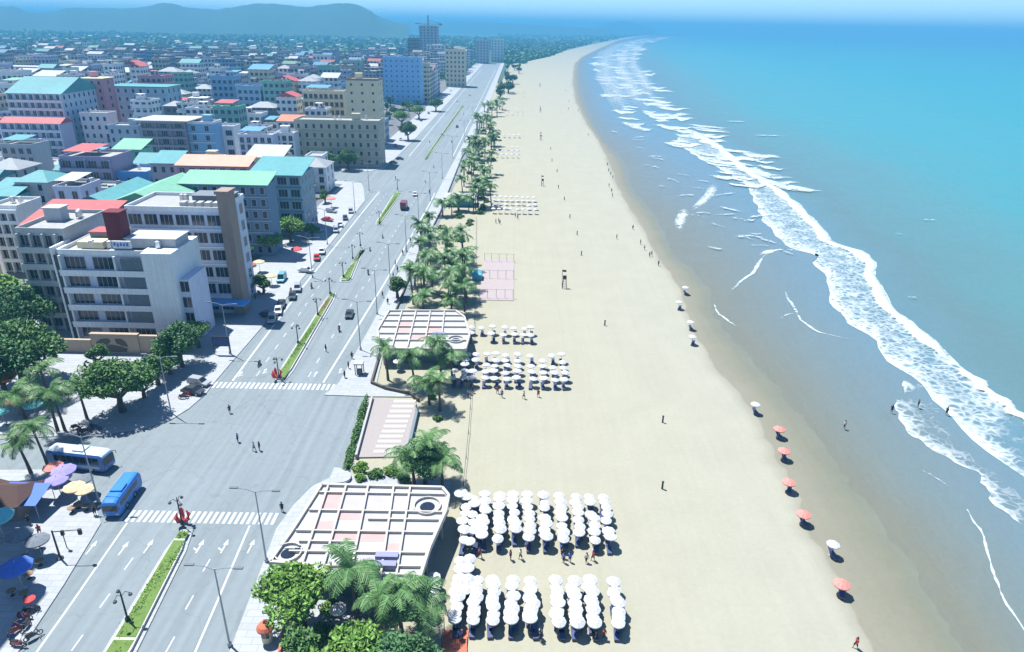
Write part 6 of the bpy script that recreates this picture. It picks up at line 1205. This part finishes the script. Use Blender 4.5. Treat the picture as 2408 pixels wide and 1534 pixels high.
p = P(105, 1215); t = thing('awning', 'dark blue stall awning in shade left of the violet parasols', 'awning', (p.x - 3, p.y, .15)); q = MB(); q.add([(-3, -1, 2.5), (3, -1, 2.5), (3, 3, 3.4), (-3, 3, 3.4), (-3, -1, 2.44), (3, -1, 2.44), (3, 3, 3.34), (-3, 3, 3.34)], [(0, 1, 2, 3), (7, 6, 5, 4), (0, 4, 5, 1), (1, 5, 6, 2), (2, 6, 7, 3), (3, 7, 4, 0)]); obj('canopy', q, t, mats=CANVB); q = MB()
for sx in (-2.9, 2.9):
    for sy in (-.9, 2.9): q.tube([(sx, sy, 0), (sx, sy, 2.45 + (sy + 1) * .22)], .05, 5)
obj('posts', q, t, mats=STEEL)
# low tables and plastic stools outside the stalls
tb = thing('cafe_table', 'x', 'table'); q = MB(); q.lathe([(.45, .62), (.45, .68)], n=12); obj('tabletop', q, tb, mats=WOOD); q = MB(); q.lathe([(.25, 0), (.05, .08), (.05, .62)], n=8); obj('leg', q, tb, mats=DARK)
for i, (x, y) in enumerate([(75, 1000), (50, 1005), (205, 1200), (170, 1205), (185, 1195), (60, 1320), (95, 1330), (40, 1345), (70, 1360), (30, 1400), (60, 1405), (95, 1290)]): place(tb, P(x, y, .15), 0, 'small round table outside the stalls, %s counted down the left edge' % ordn(i), 'tables outside the stalls', 1.2)
# relief wall in front of the white hotel
Yw = P(265, 832).y; t = thing('relief_wall', 'sand coloured relief wall with dark wing shapes in front of the white hotel', 'wall', (onY(265, 832, Yw).x, Yw, .15)); x0 = t.location.x
SANDST = mat('sandstone', (.36, .29, .22), .9, .15, 1.5)
for xl_, xr_, yt, d in [(112, 211, 800, 0), (212, 323, 786, -.25), (324, 398, 792, 0)]:
    u, v = onY(xl_, yt, Yw), onY(xr_, yt, Yw); q = MB(); q.box(u.x - x0, v.x - x0 - .03, d, .5, 0, u.z - .15); q.box(u.x - x0 - .1, v.x - x0 + .07, d - .1, .6, u.z - .15, u.z + .08); obj('wall_panel', q, t, mats=SANDST)
for pl in ([(228, 806), (240, 798), (255, 797), (262, 803), (255, 812), (240, 814)], [(272, 798), (285, 798), (297, 805), (303, 816), (290, 814), (276, 808)], [(243, 818), (262, 811), (280, 814), (302, 820), (300, 828), (245, 828)]):
    pq = [onY(x, y, Yw) for x, y in pl]; q = MB(); n = len(pq); vs = [(v.x - x0, -.36, v.z) for v in pq] + [(v.x - x0, -.25, v.z) for v in pq]; q.add(vs, [tuple(range(n)), tuple(range(2 * n - 1, n - 1, -1))] + [(i, n + i, n + (i + 1) % n, (i + 1) % n) for i in range(n)]); obj('relief', q, t, mats=mat('bronze_relief', (.07, .065, .05), .6, .2))
Yb = P(520, 835).y; u, v = onY(499, 794, Yb), onY(540, 815, Yb); t = thing('billboard', 'blue billboard in a black frame on the curved pavement corner', 'billboard', ((u.x + v.x) / 2, Yb, .15)); w = (v.x - u.x) / 2; zt, zb = u.z, v.z
q = MB(); q.box(-w, w, -.05, .05, zb, zt); obj('panel', q, t, mats=mat('sign_blue', (.05, .08, .20), .5, .2)); q = MB()
for bx in ((-w - .12, w + .12, zt, zt + .15), (-w - .12, w + .12, zb - .12, zb)): q.box(bx[0], bx[1], -.09, .09, bx[2], bx[3])
for sx in (-w - .06, w + .06): q.box(sx - .07, sx + .07, -.07, .07, 0, zt)
obj('frame', q, t, mats=DARK)
# kiosks on the promenade
p = P(846, 880); t = thing('kiosk', 'small open kiosk with a white lattice top on the promenade', 'kiosk', (p.x, p.y, .15)); q = MB()
for sx in (-.7, .7):
    for sy in (-.7, .7): q.box(sx - .07, sx + .07, sy - .07, sy + .07, 0, 2.3)
obj('posts', q, t, mats=DARK); q = MB(); q.box(-.9, .9, -.9, .9, 2.3, 2.55); obj('roof', q, t, mats=RWHITE); q = MB(); q.box(-.5, .5, -.5, .3, 0, 1.0); obj('counter', q, t, mats=DGREY)
p = P(630, 1508); t = thing('kiosk', 'round kiosk with a brick red cap at the bottom edge of the promenade', 'kiosk', (p.x, p.y, .15)); q = MB(); q.lathe([(.62, 0), (.62, 1.9)], n=12); obj('booth', q, t, mats=CREAM); q = MB(); q.lathe([(1.0, 1.9), (1.0, 2.1), (.75, 2.45), (.1, 2.65)], n=14); obj('roof', q, t, mats=TERR)
for a_ in (-1.9, -1.1): q = MB(); q.box(-.2, .2, -.03, .05, .9, 1.6); o = obj('window', q, t, loc=(math.cos(a_) * .63, math.sin(a_) * .63, 0), mats=GLASS, rz=a_ + math.pi / 2)
wall_run('low_wall', 'brick red low wall beside the round kiosk', [(655, 1560), (668, 1490)], .3, .7, TERR)
# traffic light mast lying its arm over the left carriageway
p = P(143, 1316); t = thing('traffic_light', 'black traffic signal mast with a long arm over the left carriageway', 'traffic light', (p.x, p.y, .15)); q = MB(); q.tube([(0, 0, 0), (0, 0, 4.6)], [.14, .1], 8); q.lathe([(.4, 0), (.4, .2), (.15, .3)], n=8); obj('mast', q, t, mats=DARK); q = MB(); q.tube([(0, 0, 4.4), (3.4, .3, 4.6)], [.07, .05], 6); arm = obj('arm', q, t, mats=DARK); q = MB(); q.box(3.2, 3.6, .1, .4, 3.9, 4.75); obj('signal_head', q, arm, mats=DARK)
p = P(158, 1290); t = thing('traffic_light', 'slim pedestrian signal behind the black signal mast', 'traffic light', (p.x, p.y, .15)); q = MB(); q.tube([(0, 0, 0), (0, 0, 2.8)], .06, 6); obj('mast', q, t, mats=DARK); q = MB(); q.box(-.18, .18, -.15, .15, 2.1, 2.85); obj('signal_head', q, t, mats=DARK)
